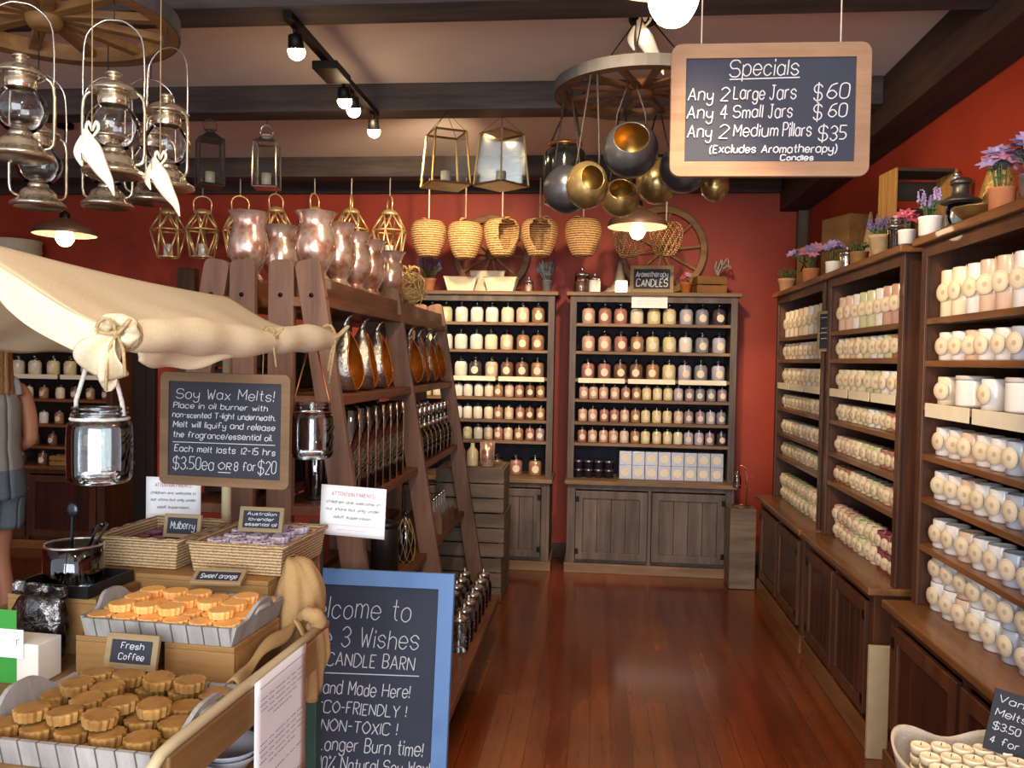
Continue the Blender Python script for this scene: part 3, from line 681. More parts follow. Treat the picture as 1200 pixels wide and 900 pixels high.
MB().lathe([(.034, .127), (.034, .142), (.028, .146), (.006, .15), (.009, .165), (.001, .17)], 14).build('lid', SIL, oj)
RJ = Repeat(oj)
for q, x in enumerate((-.575, -.675)):
    for k in range(7):
        RJ.put((x, 3.56+k*.128, RZ[4]+EPS), 'lidded clear jar on lowest ladder rack shelf, %s from front, %s row' % (ORD[k], ['outer', 'inner'][q]), 0, 'glass jars on the lowest rack shelf')

# ---------------------------------------------------------------- crates at the rack's end
W_CRATE = wood('weathered_crate_wood', '#8a7866', '#55483c', 'x', 7, .85)
def crate(label, loc, W, D, H, m=W_CRATE, nsl=3, rz=0, name='wooden_crate', rx=0, ry=0):
    t = empty(name, label, 'crate', loc, rz); t.rotation_euler.x = rx; t.rotation_euler.y = ry
    for x in (-W/2+.012, W/2-.012-.024):
        for y in (-D/2+.012, D/2-.036): MB().box(x, x+.024, y, y+.024, .0, H).build('corner_post', m, t)
    sh = H/nsl
    for i in range(nsl):
        z0, z1 = i*sh+.004, (i+1)*sh-.004
        s = MB().box(-W/2, W/2, -D/2, -D/2+.012, z0, z1).box(-W/2, W/2, D/2-.012, D/2, z0, z1).box(-W/2, -W/2+.012, -D/2+.012, D/2-.012, z0, z1).box(W/2-.012, W/2, -D/2+.012, D/2-.012, z0, z1)
        s.build('slat_course', m, t, bevel=.002)
    MB().box(-W/2+.012, W/2-.012, -D/2+.012, D/2-.012, .004, .016).build('base_board', m, t)
    return t
for k in range(3):
    c = crate('weathered slatted crate, %s in the stack between ladder rack and back cabinet' % ['lowest', 'middle one', 'topmost'][k], (-.80+.01*(k % 2), 5.46, k*.285), .44, .42, .283, rz=.02*(k-1))
MB().box(-.205, .205, -.195, .195, .270, .2835).build('lid_board', W_CRATE, c)
t = empty('tealight_holder', 'copper tealight holder glowing on top of the crate stack', 'candle holder', (-.70, 5.36, .8555))
nocap(MB(), [(.036, 0), (.046, .003), (.05, .16), (.047, .16), (.043, .006), (.001, .006)], 20).build('copper_cup', COPPER, t)
MB().lathe([(.02, .0065), (.02, .02), (.001, .02)], 14).build('tealight', wax('white'), t)
MB().lathe(cat_rom([(.001, .021), (.006, .027), (.004, .036), (.001, .046)], 3), 8).build('flame', emit('flame', '#ffb050', 30), t)
for k, (x, y, c) in enumerate(((-.80, 5.38, 'yellow'), (-.89, 5.42, 'grey'))):
    o = MB().lathe(cat_rom([(.034, 0), (.038, .01), (.038, .09), (.02, .115), (.014, .13), (.014, .15)], 2), 16).build('cordial_bottle', wax(c), loc=(x, y, .8555))
    tag(o, ['pale yellow bottle beside the copper tealight holder on crates', 'grey bottle farthest left on top of the crates'][k], 'bottle')
    MB().lathe([(.012, .15), (.016, .152), (.016, .165), (.001, .167)], 12).build('stopper', W_RACK, o)
# crate by the right end of the back cabinet
c = crate('narrow grey crate on the floor between back cabinet and right cabinets', (1.02, 5.93, 0), .175, .22, .56, W_CRATE, 1, name='wooden_crate')
MB().box(-.072, .072, -.095, .095, .545, .556).build('lid_board', W_CRATE, c)
t = empty('bottle_lantern', 'small glass bottle hanging from a copper wire stand beside back cabinet', 'lantern', (1.02, 5.93, .5565))
m_ = MB().tube([(.035, 0, .004), (.04, 0, .18), (.03, 0, .27), (-.005, 0, .29), (-.03, 0, .262)], .0035, 6)
m_.tube([(.06*math.cos(a*PI/8), .06*math.sin(a*PI/8), .0036) for a in range(16)], .0035, 6, closed=True)
for k in range(6): m_.tube([(.037, 0, .1+.03*k), (.037+.03*math.cos(k*2), .03*math.sin(k*2), .125+.03*k), (.037+.05*math.cos(k*2), .05*math.sin(k*2), .12+.03*k)], .002, 5)
m_.build('copper_wire_stand', mat('copper_wire', '#c07a48', .3, .9, var=.1), t)
nocap(MB(), cat_rom([(.001, .13), (.026, .132), (.028, .15), (.028, .20), (.016, .225), (.013, .25)], 2), 16, Matrix.Translation((-.03, 0, 0))).build('glass_bottle', GL1, t)

# ---------------------------------------------------------------- welcome board
BLUE = mat('worn_blue_paint', '#5f86bc', .6, scale=5, col2='#527ab0', lo=.3, hi=.5, bump=.05)
s = .604/218
def wl(tx, x0, x1, bl, h): return (tx, (x0-431)*s, (bl-668)*s, h*s, (x1-x0)*s)
L = [wl('Welcome to', 352, 487, 726, 24), wl('The 3 Wishes', 350, 499, 760, 22), wl('CANDLE BARN', 387, 495, 783, 15), ('_', (386-431)*s, (792-668)*s, .006, 116*s),
     wl('-', 358, 368, 816, 16), wl('Hand Made Here!', 375, 491, 816, 15), wl('-', 358, 368, 838, 14), wl('ECO-FRIENDLY !', 379, 488, 838, 13), wl('-', 362, 371, 860, 13), wl('NON-TOXIC !', 385, 478, 859, 13),
     wl('Longer Burn time!', 383, 510, 881, 15), wl('-', 362, 371, 901, 13), wl('100% Natural Soy Wax!', 377, 519, 902, 14)]
pt = at(431, 668, 2.76)
board('welcome_chalkboard', 'blue framed welcome chalkboard standing on the floor against the ladder rack', 'chalkboard', (pt.x, 2.62, 0), 0, -math.atan2(.14, pt.z), .604, math.hypot(pt.z, .14), .052, BLUE, SLATE2, L, .0019, thick=.03)

# boxes standing on the hidden left rack
for k, (y, z, lb) in enumerate(((3.25, 1, 'near'), (3.72, 1, 'far'), (3.25, 2, 'near'), (3.72, 2, 'far'))):
    c = crate('dark wooden crate on the left ladder rack, %s shelf, %s one' % (['', 'second', 'third'][z], lb), (-1.385, y, RZ[z]+EPS), .22, .40, .26, wood('dark_stained_crate', '#4a3a30', '#2a201a', 'y', 7, .8), 3)
# ---------------------------------------------------------------- market cart
CA_ = R(-4); CO = Vector((-.668, 1.225, -.015))
MC = Matrix.Translation(CO) @ Matrix.Rotation(CA_, 4, 'Z')
def cw(x, y, z=0): return MC @ Vector((x, y, z))
PINE = wood('honey_pine', '#b48a52', '#8a6236', 'x', 6, .6)
PINEY = wood('honey_pine_along', '#a8814e', '#7c5a34', 'y', 6, .6)
CREAMW = wood('cream_painted_wood', '#e2d4ae', '#c0ac80', 'z', 6, .6)
CREAMY = wood('cream_painted_wood_along', '#e2d4ae', '#c0ac80', 'y', 6, .6)
GREEN = mat('dark_green_paint', '#2c4a3c', .5, var=.1)
CANVAS = mat('cream_canvas', '#e6d6b2', .95, scale=220, var=.07, bump=.12)
TWINE = mat('jute_twine', '#c0a472', .95, scale=120, var=.2)
cart = empty('market_cart', 'wooden market cart under cream canvas canopy, laden with wax melts', 'cart', CO, CA_)
BZ = .868
MB().box(-.86, -.03, 0, .62, BZ-.028, BZ).box(-.86, -.165, .62, 1.03, BZ-.028, BZ).box(-.86, -.35, 1.03, 1.18, BZ-.028, BZ).build('cart_bed', PINEY, cart)
MB().box(-.028, -.004, .03, .62, .845, .918).build('side_board', PINEY, cart, bevel=.004)
MB().box(-.88, -.862, .03, 1.15, .845, .918).build('side_board', PINEY, cart, bevel=.004)
rl = MB().tube([(-.016, .70, .926), (-.016, .5, .926), (-.016, .06, .926), (-.017, .025, .922), (-.019, .002, .907), (-.021, -.010, .880), (-.022, -.012, .84)], .0105, 8)
rl.build('top_rail', CREAMY, cart)
for x, y in ((-.05, .1), (-.83, .1), (-.05, 1.08), (-.83, 1.08)):
    if (x, y) == (-.05, 1.08): continue
    MB().box(x-.02, x+.02, y-.02, y+.02, CO.z*-1, BZ-.028).build('leg', CREAMW, cart, bevel=.003)
MB().box(-.86, -.16, .05, .80, .53, .555).build('lower_shelf', PINEY, cart, bevel=.003)
gp_ = MC.inverted() @ Vector((at(368, 640, 2.31).x, 2.31, 0))
MB().box(gp_.x-.021, gp_.x+.021, gp_.y-.021, gp_.y+.021, .015, 1.09).build('green_post', GREEN, cart, bevel=.004)
pp = MC.inverted() @ Vector((at(266, 520, 2.36).x, 2.36, 0))
MB().tube([(pp.x, pp.y, BZ), (pp.x, pp.y, 1.675)], .0145, 12).build('canopy_pole', CREAMW, cart)
MB().tube([(pp.x-.05, .14, BZ), (pp.x-.05, .14, 1.72)], .0145, 12).build('canopy_pole', CREAMW, cart)
MB().lathe(cat_rom([(.016, .80), (.022, .84), (.024, .87), (.017, .89), (.001, .90)], 3), 14, Matrix.Translation((-.30, -.06, 0))).build('handle_end', CREAMW, cart)
# canopy (built in world space, then brought into the cart's frame)
INV = MC.inverted()
def cbuild(mb, name, m, **k):
    mb.v = [tuple(INV @ Vector(p)) for p in mb.v]; return mb.build(name, m, k.pop('parent', cart), **k)
P_rn, P_rf = at(150, 392, 1.46), at(386, 397, 2.30)
P_tn, P_tf = Vector((-1.19, 1.42, 1.765)), at(268, 349, 2.36)
P_ln, P_lf = Vector((-1.56, 1.42, 1.56)), Vector((-1.40, 2.32, 1.545))
def S(u, v):
    e0, e1 = (P_rn, P_rf) if v >= 0 else (P_ln, P_lf)
    rdg = P_tn.lerp(P_tf, u); ev = e0.lerp(e1, u); a = abs(v)
    p = rdg.lerp(ev, a)
    p.z += -.016*math.sin(PI*a)-.010*math.sin(PI*u)*(1-a)+.007*math.sin(9*u+5*v)*math.sin(PI*a)+.004*math.sin(23*u-3*v)*a
    return p
m_ = MB().grid(lambda i, j: S(i, j*2-1), 40, 40)
cbuild(m_, 'canopy_cloth', CANVAS, solid=.004)
# rolled hem along the right eave, pinched at the ties
def roll_r(u):
    r = .026+.013*math.sin(PI*min(u/.6, 1))**.7 if u < .6 else .023+.014*math.sin(PI*(u-.6)/.4)**.7
    return r*(1+.07*math.sin(31*u))
pts = [P_rn.lerp(P_rf, u)+Vector((.004*math.sin(14*u), 0, -.006+.006*math.sin(9*u))) for u in [i/48 for i in range(49)]]
m_ = MB().tube(pts, [roll_r(i/48) for i in range(49)], 16)
cbuild(m_, 'rolled_hem', CANVAS)
# cloth tail hanging under the roll between the first two ties
m_ = MB().grid(lambda i, j: P_rn.lerp(P_rf, .02+i*.50)+Vector((.010*math.sin(i*9+j*2), 0, -.02-j*(.055*math.sin(PI*min(1, .15+i*.85))**.8*(1-.35*i))-.004*math.sin(17*i))), 24, 6)
cbuild(m_, 'hanging_hem', CANVAS, solid=.003)
# front valance below the near gable edge, gathered at the right knot
def val(i, j):
    v = 1-i*2.0
    p = S(0, v); fall = .052+.018*math.sin(7*i+.6)+.05*math.exp(-((i-.03)/.05)**2)
    return p+Vector((.0, -.012-.016*math.sin(22*i+2*j)*j-.01*j, .004-j*fall))
m_ = MB().grid(val, 60, 8); cbuild(m_, 'front_valance', CANVAS, solid=.004)
# bunched knot cloth at the near corner
def gath(i, j):                        # cloth fanning out below the corner knot
    a = R(-172+118*i); ln = (.100+.018*math.sin(5*i+1))*(1 if i < .6 else 1-.5*(i-.6)); q = j**.9
    return P_rn+Vector((math.cos(a)*ln*q*.62, -.036-.022*math.sin(PI*j)-.020*math.sin(4.2*PI*i+.5)*q, .006+math.sin(a)*ln*q*.95-.012*q))
def puff(i, j):                        # ruffle of cloth around the knot
    a = R(-60+300*i); q = .3+.7*j
    return P_rn+Vector((math.cos(a)*.042*q, -.034-.016*math.sin(PI*j)-.008*math.sin(7*a)*j, .004+math.sin(a)*.034*q))
m_ = MB().grid(gath, 44, 14).grid(puff, 40, 8)
cbuild(m_, 'gathered_corner', CANVAS, solid=.003)
def knot(p, sc, seed, tails=2):
    r_ = random.Random(seed); m_ = MB()
    for k in range(2):
        a = .6+k*1.9
        m_.tube([p+Vector((0, -.004, 0))+Vector((math.cos(a)*math.sin(t*PI/8)*1.0+(.3*math.sin(t*PI/4)), -.3*math.sin(t*PI/8), math.sin(a)*math.sin(t*PI/8)+.35*math.sin(t*PI/4)))*.022*sc for t in range(9)], .0022*sc, 6)
    for k in range(tails):
        m_.tube([p, p+Vector((r_.uniform(-.01, .012), -.006, -.02))*sc, p+Vector((r_.uniform(-.012, .016), -.008, -.05-.018*k))*sc], .0021*sc, 6)
    m_.sphere(p, .006*sc, 8, 6); return m_
for k, u in enumerate((0, .60, 1.0)):
    p = P_rn.lerp(P_rf, u); m_ = knot(p+Vector((.026, -.02, .004)) if k else p+Vector((.01, -.05, .0)), (1.5, 1.1, 1.9)[k], k+2)
    rr = roll_r(u)+.003
    d = (P_rf-P_rn).normalized(); a = d.orthogonal().normalized(); b = d.cross(a)
    m_.tube([p+(a*math.cos(q*PI/8)+b*math.sin(q*PI/8))*rr for q in range(16)], .0028, 6, closed=True)
    cbuild(m_, 'tie_cord', TWINE)

# ---------------------------------------------------------------- risers, trays and melts on the cart
def goods(name, label, cat, x, y, z, rz=0, group=None):
    return empty(name, label, cat, cw(x, y, z), CA_+rz, group)
def riser(label, x0, x1, y0, y1, z1, z0=BZ+EPS):
    t = goods('riser_box', label, 'wooden box', (x0+x1)/2, (y0+y1)/2, z0); w_, d_, h = (x1-x0)/2, (y1-y0)/2, z1-z0
    b = MB().box(-w_, w_, -d_, -d_+.012, 0, h-.012).box(-w_, w_, d_-.012, d_, 0, h-.012).box(-w_, -w_+.012, -d_+.012, d_-.012, 0, h-.012).box(w_-.012, w_, -d_+.012, d_-.012, 0, h-.012)
    b.build('box_sides', PINE, t, bevel=.002); MB().box(-w_, w_, -d_, d_, h-.012, h).build('box_top', PINE, t, bevel=.002); return t
riser('honey pine box under left side of the grey orange-melt tray', -.475, -.33, .425, .64, .953)
riser('honey pine box under right side of the grey orange-melt tray', -.265, -.105, .425, .64, .953)
riser('long honey pine box supporting the two wicker baskets', -.70, -.165, .70, 1.02, 1.017)
WHW = wood('whitewashed_tray_wood', '#b8b4ae', '#8a847e', 'z', 8, .75)
def gapped():
    m = WHW.copy(); m.name = 'whitewashed_tray_boards'; nt = m.node_tree; b = nt.nodes['Principled BSDF']
    src = b.inputs['Base Color'].links[0].from_socket
    tc = nt.nodes.new('ShaderNodeTexCoord'); sx = nt.nodes.new('ShaderNodeSeparateXYZ'); nt.links.new(tc.outputs['Object'], sx.inputs[0])
    prev = sx.outputs[0]
    for op, v in (('MULTIPLY', 1/.036), ('FRACT', 0), ('LESS_THAN', .10)):
        n = nt.nodes.new('ShaderNodeMath'); n.operation = op; n.inputs[1].default_value = v; nt.links.new(prev, n.inputs[0]); prev = n.outputs[0]
    mx = nt.nodes.new('ShaderNodeMix'); mx.data_type = 'RGBA'; nt.links.new(prev, mx.inputs[0]); nt.links.new(src, mx.inputs[6]); mx.inputs[7].default_value = (*lin('#5c544e'), 1)
    nt.links.new(mx.outputs[2], b.inputs['Base Color']); return m
WHB = gapped()
def tray(label, xc, y0, z, W, D, H, boards=10):
    t = goods('display_tray', label, 'tray', xc, y0+D/2, z); e = .014; fl = .012
    MB().box(-W/2+fl, W/2-fl, -D/2+fl, D/2-fl, 0, .008).build('tray_base', WHW, t)
    def wall(p0, p1, n, hf):            # flared board wall along p0-p1, outward n
        vs = []; N = 24
        for i in range(N+1):
            a = i/N; p = Vector(p0).lerp(Vector(p1), a); nn = Vector(n); hh = hf(a)
            vs += [p+Vector((0, 0, 0)), p+nn*fl*hh/H+Vector((0, 0, hh)), p+nn*(fl*hh/H-.009)+Vector((0, 0, hh)), p-nn*.009+Vector((0, 0, 0))]
        fs = []
        for i in range(N):
            for j in range(4): fs.append((i*4+j, i*4+(j+1) % 4, (i+1)*4+(j+1) % 4, (i+1)*4+j))
        fs += [(3, 2, 1, 0), (N*4, N*4+1, N*4+2, N*4+3)]
        return MB().add(vs, fs)
    a, b = W/2-fl, D/2-fl
    wall((-a-.0, -b, 0), (a, -b, 0), (0, -1, 0), lambda q: H).build('front_wall', WHB, t)
    wall((a, b, 0), (-a, b, 0), (0, 1, 0), lambda q: H).build('back_wall', WHB, t)
    arch = lambda q: H*(1+.75*math.exp(-((q-.5)/.22)**4))
    for s in (1, -1):
        wl_ = wall((s*a, -s*b, 0), (s*a, s*b, 0), (s, 0, 0), arch).build('handle_wall', WHW, t)
        wl_.location.x = 0
        g_ = MB(); cx = s*(a+fl*1.25)
        g_.tube([(cx-s*.0045+s*.006*0, -.032+.0, H*1.12), (cx, -.026, H*1.32), (cx, .026, H*1.32), (cx, .032, H*1.12)], .006, 6)
        g_.build('grip_rim', WHW, wl_)
    return t
TZ1, TZ2 = BZ+EPS, .9536
tray('long whitewashed tray of brown coffee melts at the front of cart', -.215, .035, TZ1, .37, .30, .047)
tray('whitewashed tray of orange melts raised on pine boxes', -.283, .415, TZ2, .365, .245, .042)
def melt(name, col, col2, rad, h, nfl=14):
    o = MB().lathe([(rad*.86, 0), (rad*.96, h*.78), (rad*.95, h*.95), (rad*.90, h), (.001, h)], nfl*4, wave=lambda a: .05*math.cos(nfl*a), smooth=False).build(name, mat(name+'_wax', col, .5, scale=25, col2=col2, spec=.3))
    o['category'] = 'wax melt'; return Repeat(o)
rm = random.Random(11)
MO = melt('orange_melt', '#f3bd76', '#eba656', .0285, .017)
for lay in range(2):
    for j in range(4):
        for i in range(6):
            x = -.283-.1475+i*.059; y = .415+.0365+j*.0565
            if lay == 1: x += rm.uniform(-.0012, .0012); y += rm.uniform(-.0012, .0012)
            MO.put(cw(x, y, TZ2+.0086+lay*.0178), 'orange scalloped wax melt, %s from left, %s row from front, %s layer' % (ORD[i], ORD[j], ['lower', 'upper'][lay]), CA_+rm.uniform(0, 6), 'orange melts in the raised tray')
n_ = 0
for j in range(3):
    for i in range(5):
        x = -.283-.118+i*.059; y = .415+.0645+j*.0565
        if (i+j*2) % 4 == 3: continue
        MO.put(cw(x, y, TZ2+.0086+2*.0178), 'orange scalloped wax melt on top of pile, %s from left, %s row from front' % (ORD[i], ORD[j]), CA_+rm.uniform(0, 6), 'orange melts in the raised tray')
MF = melt('coffee_melt', '#b08448', '#8a6230', .0305, .019)
for lay in range(2):
    nx, ny = (5, 4) if lay == 0 else (5, 4)
    for j in range(ny):
        for i in range(nx):
            x = -.215-.132+i*.066+(.0 if lay == 0 else .018*((j % 2)*2-1)*.6); y = .035+.045+j*.066+(0 if lay == 0 else .012)
            if lay == 1 and (j == ny-1 and i in (0,)): continue
            MF.put(cw(x+rm.uniform(-.002, .002), y+rm.uniform(-.0015, .0015), TZ1+.0086+lay*.0205), 'brown fluted coffee melt, %s from left, %s row from front, %s layer' % (ORD[i], ORD[j], ['lower', 'middle'][lay]), CA_+rm.uniform(0, 6), 'coffee melts in the front tray')
for j in range(4):
    for i in range(4):
        if (i*3+j*5) % 7 in (2, 5): continue
        x = -.215-.10+i*.066; y = .035+.070+j*.058
        tl = rm.uniform(-.12, .12)
        MF.put(cw(x, y, TZ1+.0086+2*.0205+.0045), 'brown fluted coffee melt lying on top, %s from left, %s row from front' % (ORD[i], ORD[j]), CA_+rm.uniform(0, 6), 'coffee melts in the front tray', rx=tl)
# wicker baskets
def wick(name, c1, c2, wsc=55):
    m, nt, b = _new(name)
    tc = nt.nodes.new('ShaderNodeTexCoord'); wv = nt.nodes.new('ShaderNodeTexWave'); wv.bands_direction = 'Z'; wv.inputs['Scale'].default_value = wsc; wv.inputs['Distortion'].default_value = 3; wv.inputs['Detail'].default_value = 3; wv.inputs['Detail Scale'].default_value = 6
    nt.links.new(tc.outputs['Object'], wv.inputs[0]); r = _ramp(nt, wv.outputs[1], [(.1, lin(c2)), (.8, lin(c1))]); nt.links.new(r.outputs[0], b.inputs['Base Color'])
    b.inputs['Roughness'].default_value = .85; _bump(nt, b, wv.outputs[1], .6, .004); MATS[name] = m; return m
WICK = wick('woven_seagrass', '#cdb086', '#86663e', 40)
def basket(label, xc, y0, z, W, D, H, fl=.025):
    t = goods('wicker_basket', label, 'basket', xc, y0+D/2, z)
    a, b = W/2, D/2; A, B = a+fl, b+fl; e = .008
    def lp(x, y, z_): return [(-x, -y, z_), (x, -y, z_), (x, y, z_), (-x, y, z_)]
    vs = lp(a-fl*.4, b-fl*.4, 0)+lp(A-fl, B-fl, H)+lp(A-fl-e, B-fl-e, H)+lp(a-fl*.4-e, b-fl*.4-e, .008)
    fs = [(3, 2, 1, 0), (12, 13, 14, 15)]
    for k in range(3):
        for i in range(4): fs.append((k*4+i, k*4+(i+1) % 4, k*4+4+(i+1) % 4, k*4+4+i))
    MB().add(vs, fs).build('woven_body', WICK, t, bevel=.003)
    rp = [(-a, -b), (a, -b), (a, b), (-a, b)]; pts = []
    for i in range(4):
        p, q = Vector((*rp[i], H)), Vector((*rp[(i+1) % 4], H))
        for k in range(10): pts.append(p.lerp(q, k/10)+Vector((.0015*math.sin(k*2.3), .0015*math.cos(k*2.9), .0015*math.sin(k*3))))
    MB().tube(pts, .006, 6, closed=True).build('braided_rim', WICK, t)
    return t
BZ2 = 1.0176
basket('wicker basket of lilac lavender melts beside the hessian sack', -.272, .735, BZ2, .255, .275, .075)
basket('wicker basket of dark red mulberry melts at the back of cart', -.545, .735, BZ2, .235, .275, .075)
ML = melt('lavender_melt', '#dcd0dc', '#c4b4c8', .0275, .016)
FLK = mat('dark_lavender_flakes', '#4a3050', .9, var=.2, scale=80)
fk = MB(); rf = random.Random(2)
for k in range(7):
    a = rf.uniform(0, 6.28); r0 = rf.uniform(.008, .024); x, y = r0*math.cos(a), r0*math.sin(a); b = rf.uniform(0, 3.1)
    fk.bar((x-.004*math.cos(b), y-.004*math.sin(b), .0166), (x+.004*math.cos(b), y+.004*math.sin(b), .0168), .0022, .0012, (-math.sin(b), math.cos(b), 0))
fk.build('lavender_flakes', FLK, ML.p)
for lay in range(4):
    for j in range(4):
        for i in range(3):
            x = -.272-.062+i*.062; y = .735+.0445+j*.062
            if lay == 3: x += (.006 if j % 2 else -.006)
            if lay < 2 and 0 < i < 2 and 0 < j < 3: continue
            ML.put(cw(x, y, BZ2+.0086+lay*.0185), 'lilac melt with dark lavender flakes, %s from left, %s row, %s layer' % (ORD[i], ORD[j], ['lowest', 'second', 'third', 'top'][lay]), CA_+rf.uniform(0, 6), 'lavender melts in the wicker basket')
MM = melt('mulberry_melt', '#7c2c44', '#5c1c34', .0275, .016)
for lay in range(3):
    for j in range(4):
        for i in range(3):
            MM.put(cw(-.545-.06+i*.06, .735+.0445+j*.062, BZ2+.0086+lay*.0168), 'dark red mulberry melt, %s from left, %s row from front, %s layer' % (ORD[i], ORD[j], ['lowest', 'middle', 'top'][lay]), CA_+rf.uniform(0, 6), 'mulberry melts in the wicker basket')
# little price boards
PALEW = wood('pale_sign_frame', '#b49c74', '#8c7450', 'x', 9, .7)
def scrib(n, W, H, h, seed=1):
    return []
def minisign(name, label, p, rz, rx, W, H, texts, fw=.010, group=None, ang=0):
    n = len(texts); h = (H-2*fw)/(n+.35)*.62; L = []
    for i, (tx, fr) in enumerate(texts):
        wd = (W-2*fw)*fr; L.append((tx, -wd/2, fw+(H-2*fw)*(i+.82)/(n+.18), h, wd))
    return board(name, label, 'price sign', p, rz, rx, W, H, fw, PALEW, SLATE, L, .0009, thick=.010, roll=ang)
TXC = TZ1+.055
p = at(152, 808, 1.60); minisign('price_sign', 'small framed fresh coffee chalk sign leaning behind the brown melts', (p.x, p.y, CO.z+TZ1+.0475), CA_, R(-13), .118, .072, [('Fresh', .55), ('Coffee', .62)], .013)
p = at(305, 612, 2.10); minisign('price_sign', 'small framed lavender oil chalk sign standing in the lilac melts', (p.x, p.y, CO.z+BZ2+.083), R(-2), R(-14), .122, .066, [('Australian', .8), ('lavender', .7), ('essential oil', .86)], .011)
p = at(213, 630, 2.10); minisign('price_sign', 'small framed mulberry chalk sign standing in the left wicker basket', (p.x, p.y, CO.z+BZ2+.0600), R(-3), R(-10), .105, .062, [('Mulberry', .8)], .010)
p = cw(-.275, .648, TZ2+.0635); minisign('price_sign', 'small chalk sign lying back behind the orange melts', p, CA_+R(6), R(-62), .125, .052, [('Sweet orange', .85)], .010)
# soy wax melts board hung from the canopy
s = .0022
def sl(tx, x0, x1, bl, h): return (tx, (x0-262)*s, (bl-443)*s, h*s, (x1-x0)*s)
L = [sl('Soy Wax Melts!', 203, 319, 472.5, 11), sl('Place in oil burner with', 200, 312, 483.5, 6), sl('non-scented T-light underneath.', 199, 321, 494, 6), sl('Melt will liquify and release', 200, 321, 505, 6.5),
     sl('the fragrance/essential oil.', 200, 318, 516.5, 6.5), ('_', (200-262)*s, (522-443)*s, .002, 122*s), sl('Each melt lasts 12-15 hrs', 202, 322, 532.5, 7), sl('$3.50ea', 200, 249, 552, 13), sl('OR', 255, 270, 551, 8), ('_', (255-262)*s, (554-443)*s, 0, 15*s), sl('8 for', 274, 299, 551, 10), sl('$20', 302, 323, 553, 14)]
SGN = wood('brown_sign_frame', '#8c6c4a', '#5e452c', 'x', 7, .6)
pb_ = at(263, 570, 1.96)
bd = board('soy_melts_chalkboard', 'wooden framed chalkboard about soy wax melts hanging under the canopy', 'chalkboard', pb_, R(-3), 0, .34, .279, .023, SGN, SLATE, L, .00095, rad=.016, roll=R(.5))
for sx in (-.095, .095): MB().tube([(sx, 0, .27), (sx*1.02, .0, .40)], .0012, 5).build('hanging_string', TWINE, bd)
# hanging mason jars
def hjar(label, p, sc, cord, wire, ln):
    t = empty('hanging_jar', label, 'jar', p); 
    pr = cat_rom([(.001, 0), (.040, .0), (.052, .008), (.055, .025), (.055, .095), (.050, .112), (.043, .12), (.043, .128)], 3)
    g_ = MB(); nocap(g_, [(r*sc, z*sc) for r, z in pr], 32); nocap(g_, [((r-.004 if r > .01 else r)*sc, (z+.008 if z < .01 else z)*sc) for r, z in pr], 32)
    g_.build('glass_body', GL1, t)
    for k, zz in enumerate((.121, .129, .137)):
        MB().tube([(.0445*sc*math.cos(a*PI/12), .0445*sc*math.sin(a*PI/12), zz*sc) for a in range(24)], .003*sc, 6, closed=True).build('glass_thread', GL1, t)
    c = MB()
    for s_ in (-1, 1): c.tube([(s_*.046*sc, 0, .124*sc), (s_*.044*sc, -.004, .15*sc), (s_*.012, 0, .15*sc+ln)], cord, 8)
    c.tube([(.048*sc*math.cos(a*PI/10), .048*sc*math.sin(a*PI/10), .118*sc) for a in range(20)], cord*.8, 6, closed=True)
    c.build('hanging_cord', wire, t); return t
ROPE = mat('white_cotton_rope', '#d8d2c4', .95, scale=90, var=.2)
pj = at(117, 566, 1.50); hjar('clear mason jar hanging by white rope under the canopy corner', pj, 1.05, .0042, ROPE, .115)
pj = at(365, 537, 2.22); hjar('clear mason jar hanging by copper wire at the canopy end', pj, 1.1, .0025, mat('copper_wire', '#c07a48'), .14)

# notices
PAPER = mat('white_paper', '#eeeeee', .85, var=.01)
INK = mat('grey_print', '#70707a', .9, var=.02); INKR = mat('red_print', '#c8707c', .9, var=.02)
def notice(label, p, rz, W, H, lines, r, rx=0, roll=0, parent_part=None):
    t = empty('paper_notice', label, 'notice', p, rz); t.rotation_euler.x = rx; t.rotation_euler.y = roll
    MB().grid(lambda i, j: (-W/2+W*i, .0015*math.sin(i*3), H*j), 8, 8).build('sheet', PAPER, t, solid=.0008)
    for nm, m, red in (('red_heading', INKR, True), ('grey_text', INK, False)):
        l = MB()
        for tx, fr, y, h, rd in lines:
            if rd == red: write(l, strokes(tx, -W*fr/2, H-y, h, W*fr, slant=.0 if red else .15, n=2), r, -.0016)
        if l.v: l.build(nm, m, t)
    return t
NL = [('ATTENTION PARENTS', .66, .028, .010, True), ('children are welcome in', .82, .050, .008, False), ('our store, but only under', .82, .070, .008, False), ('adult supervision.', .58, .092, .008, False), ('----------------------', .86, .113, .004, True), ('------------', .45, .126, .004, True)]
p = at(412, 629, 2.275); notice('white notice about children on the green post beside the welcome board', p, R(-4), .192, .142, NL, .0006, roll=R(2))
p = at(203, 610, 2.33); t = notice('white notice about children standing behind the mulberry basket', p, R(2), .166, .128, NL, .0006)
MB().box(-.006, .006, .003, .009, -.075, .10).build('stake', PALEW, t)
LL = [('-------------------------------', .84, .02+.0*k, .003, False) for k in range(1)]+[('---- --- ------ -- --- ----', f, y, .004, False) for f, y in ((.82, .045), (.84, .056), (.80, .067), (.55, .078), (.35, .089), (.82, .135), (.84, .147), (.80, .159), (.84, .171), (.5, .183), (.8, .21))]+[('-------------------------------', .84, .262, .003, False)]
p = at(318, 882, 1.70)
d_ = MC @ Vector((0.0, .43, 0)); 
notice('white printed sheet hanging from the cart rail beside hessian sack', cw(.0005, .43, .645), CA_+R(90), .24, .285, LL, .0007)

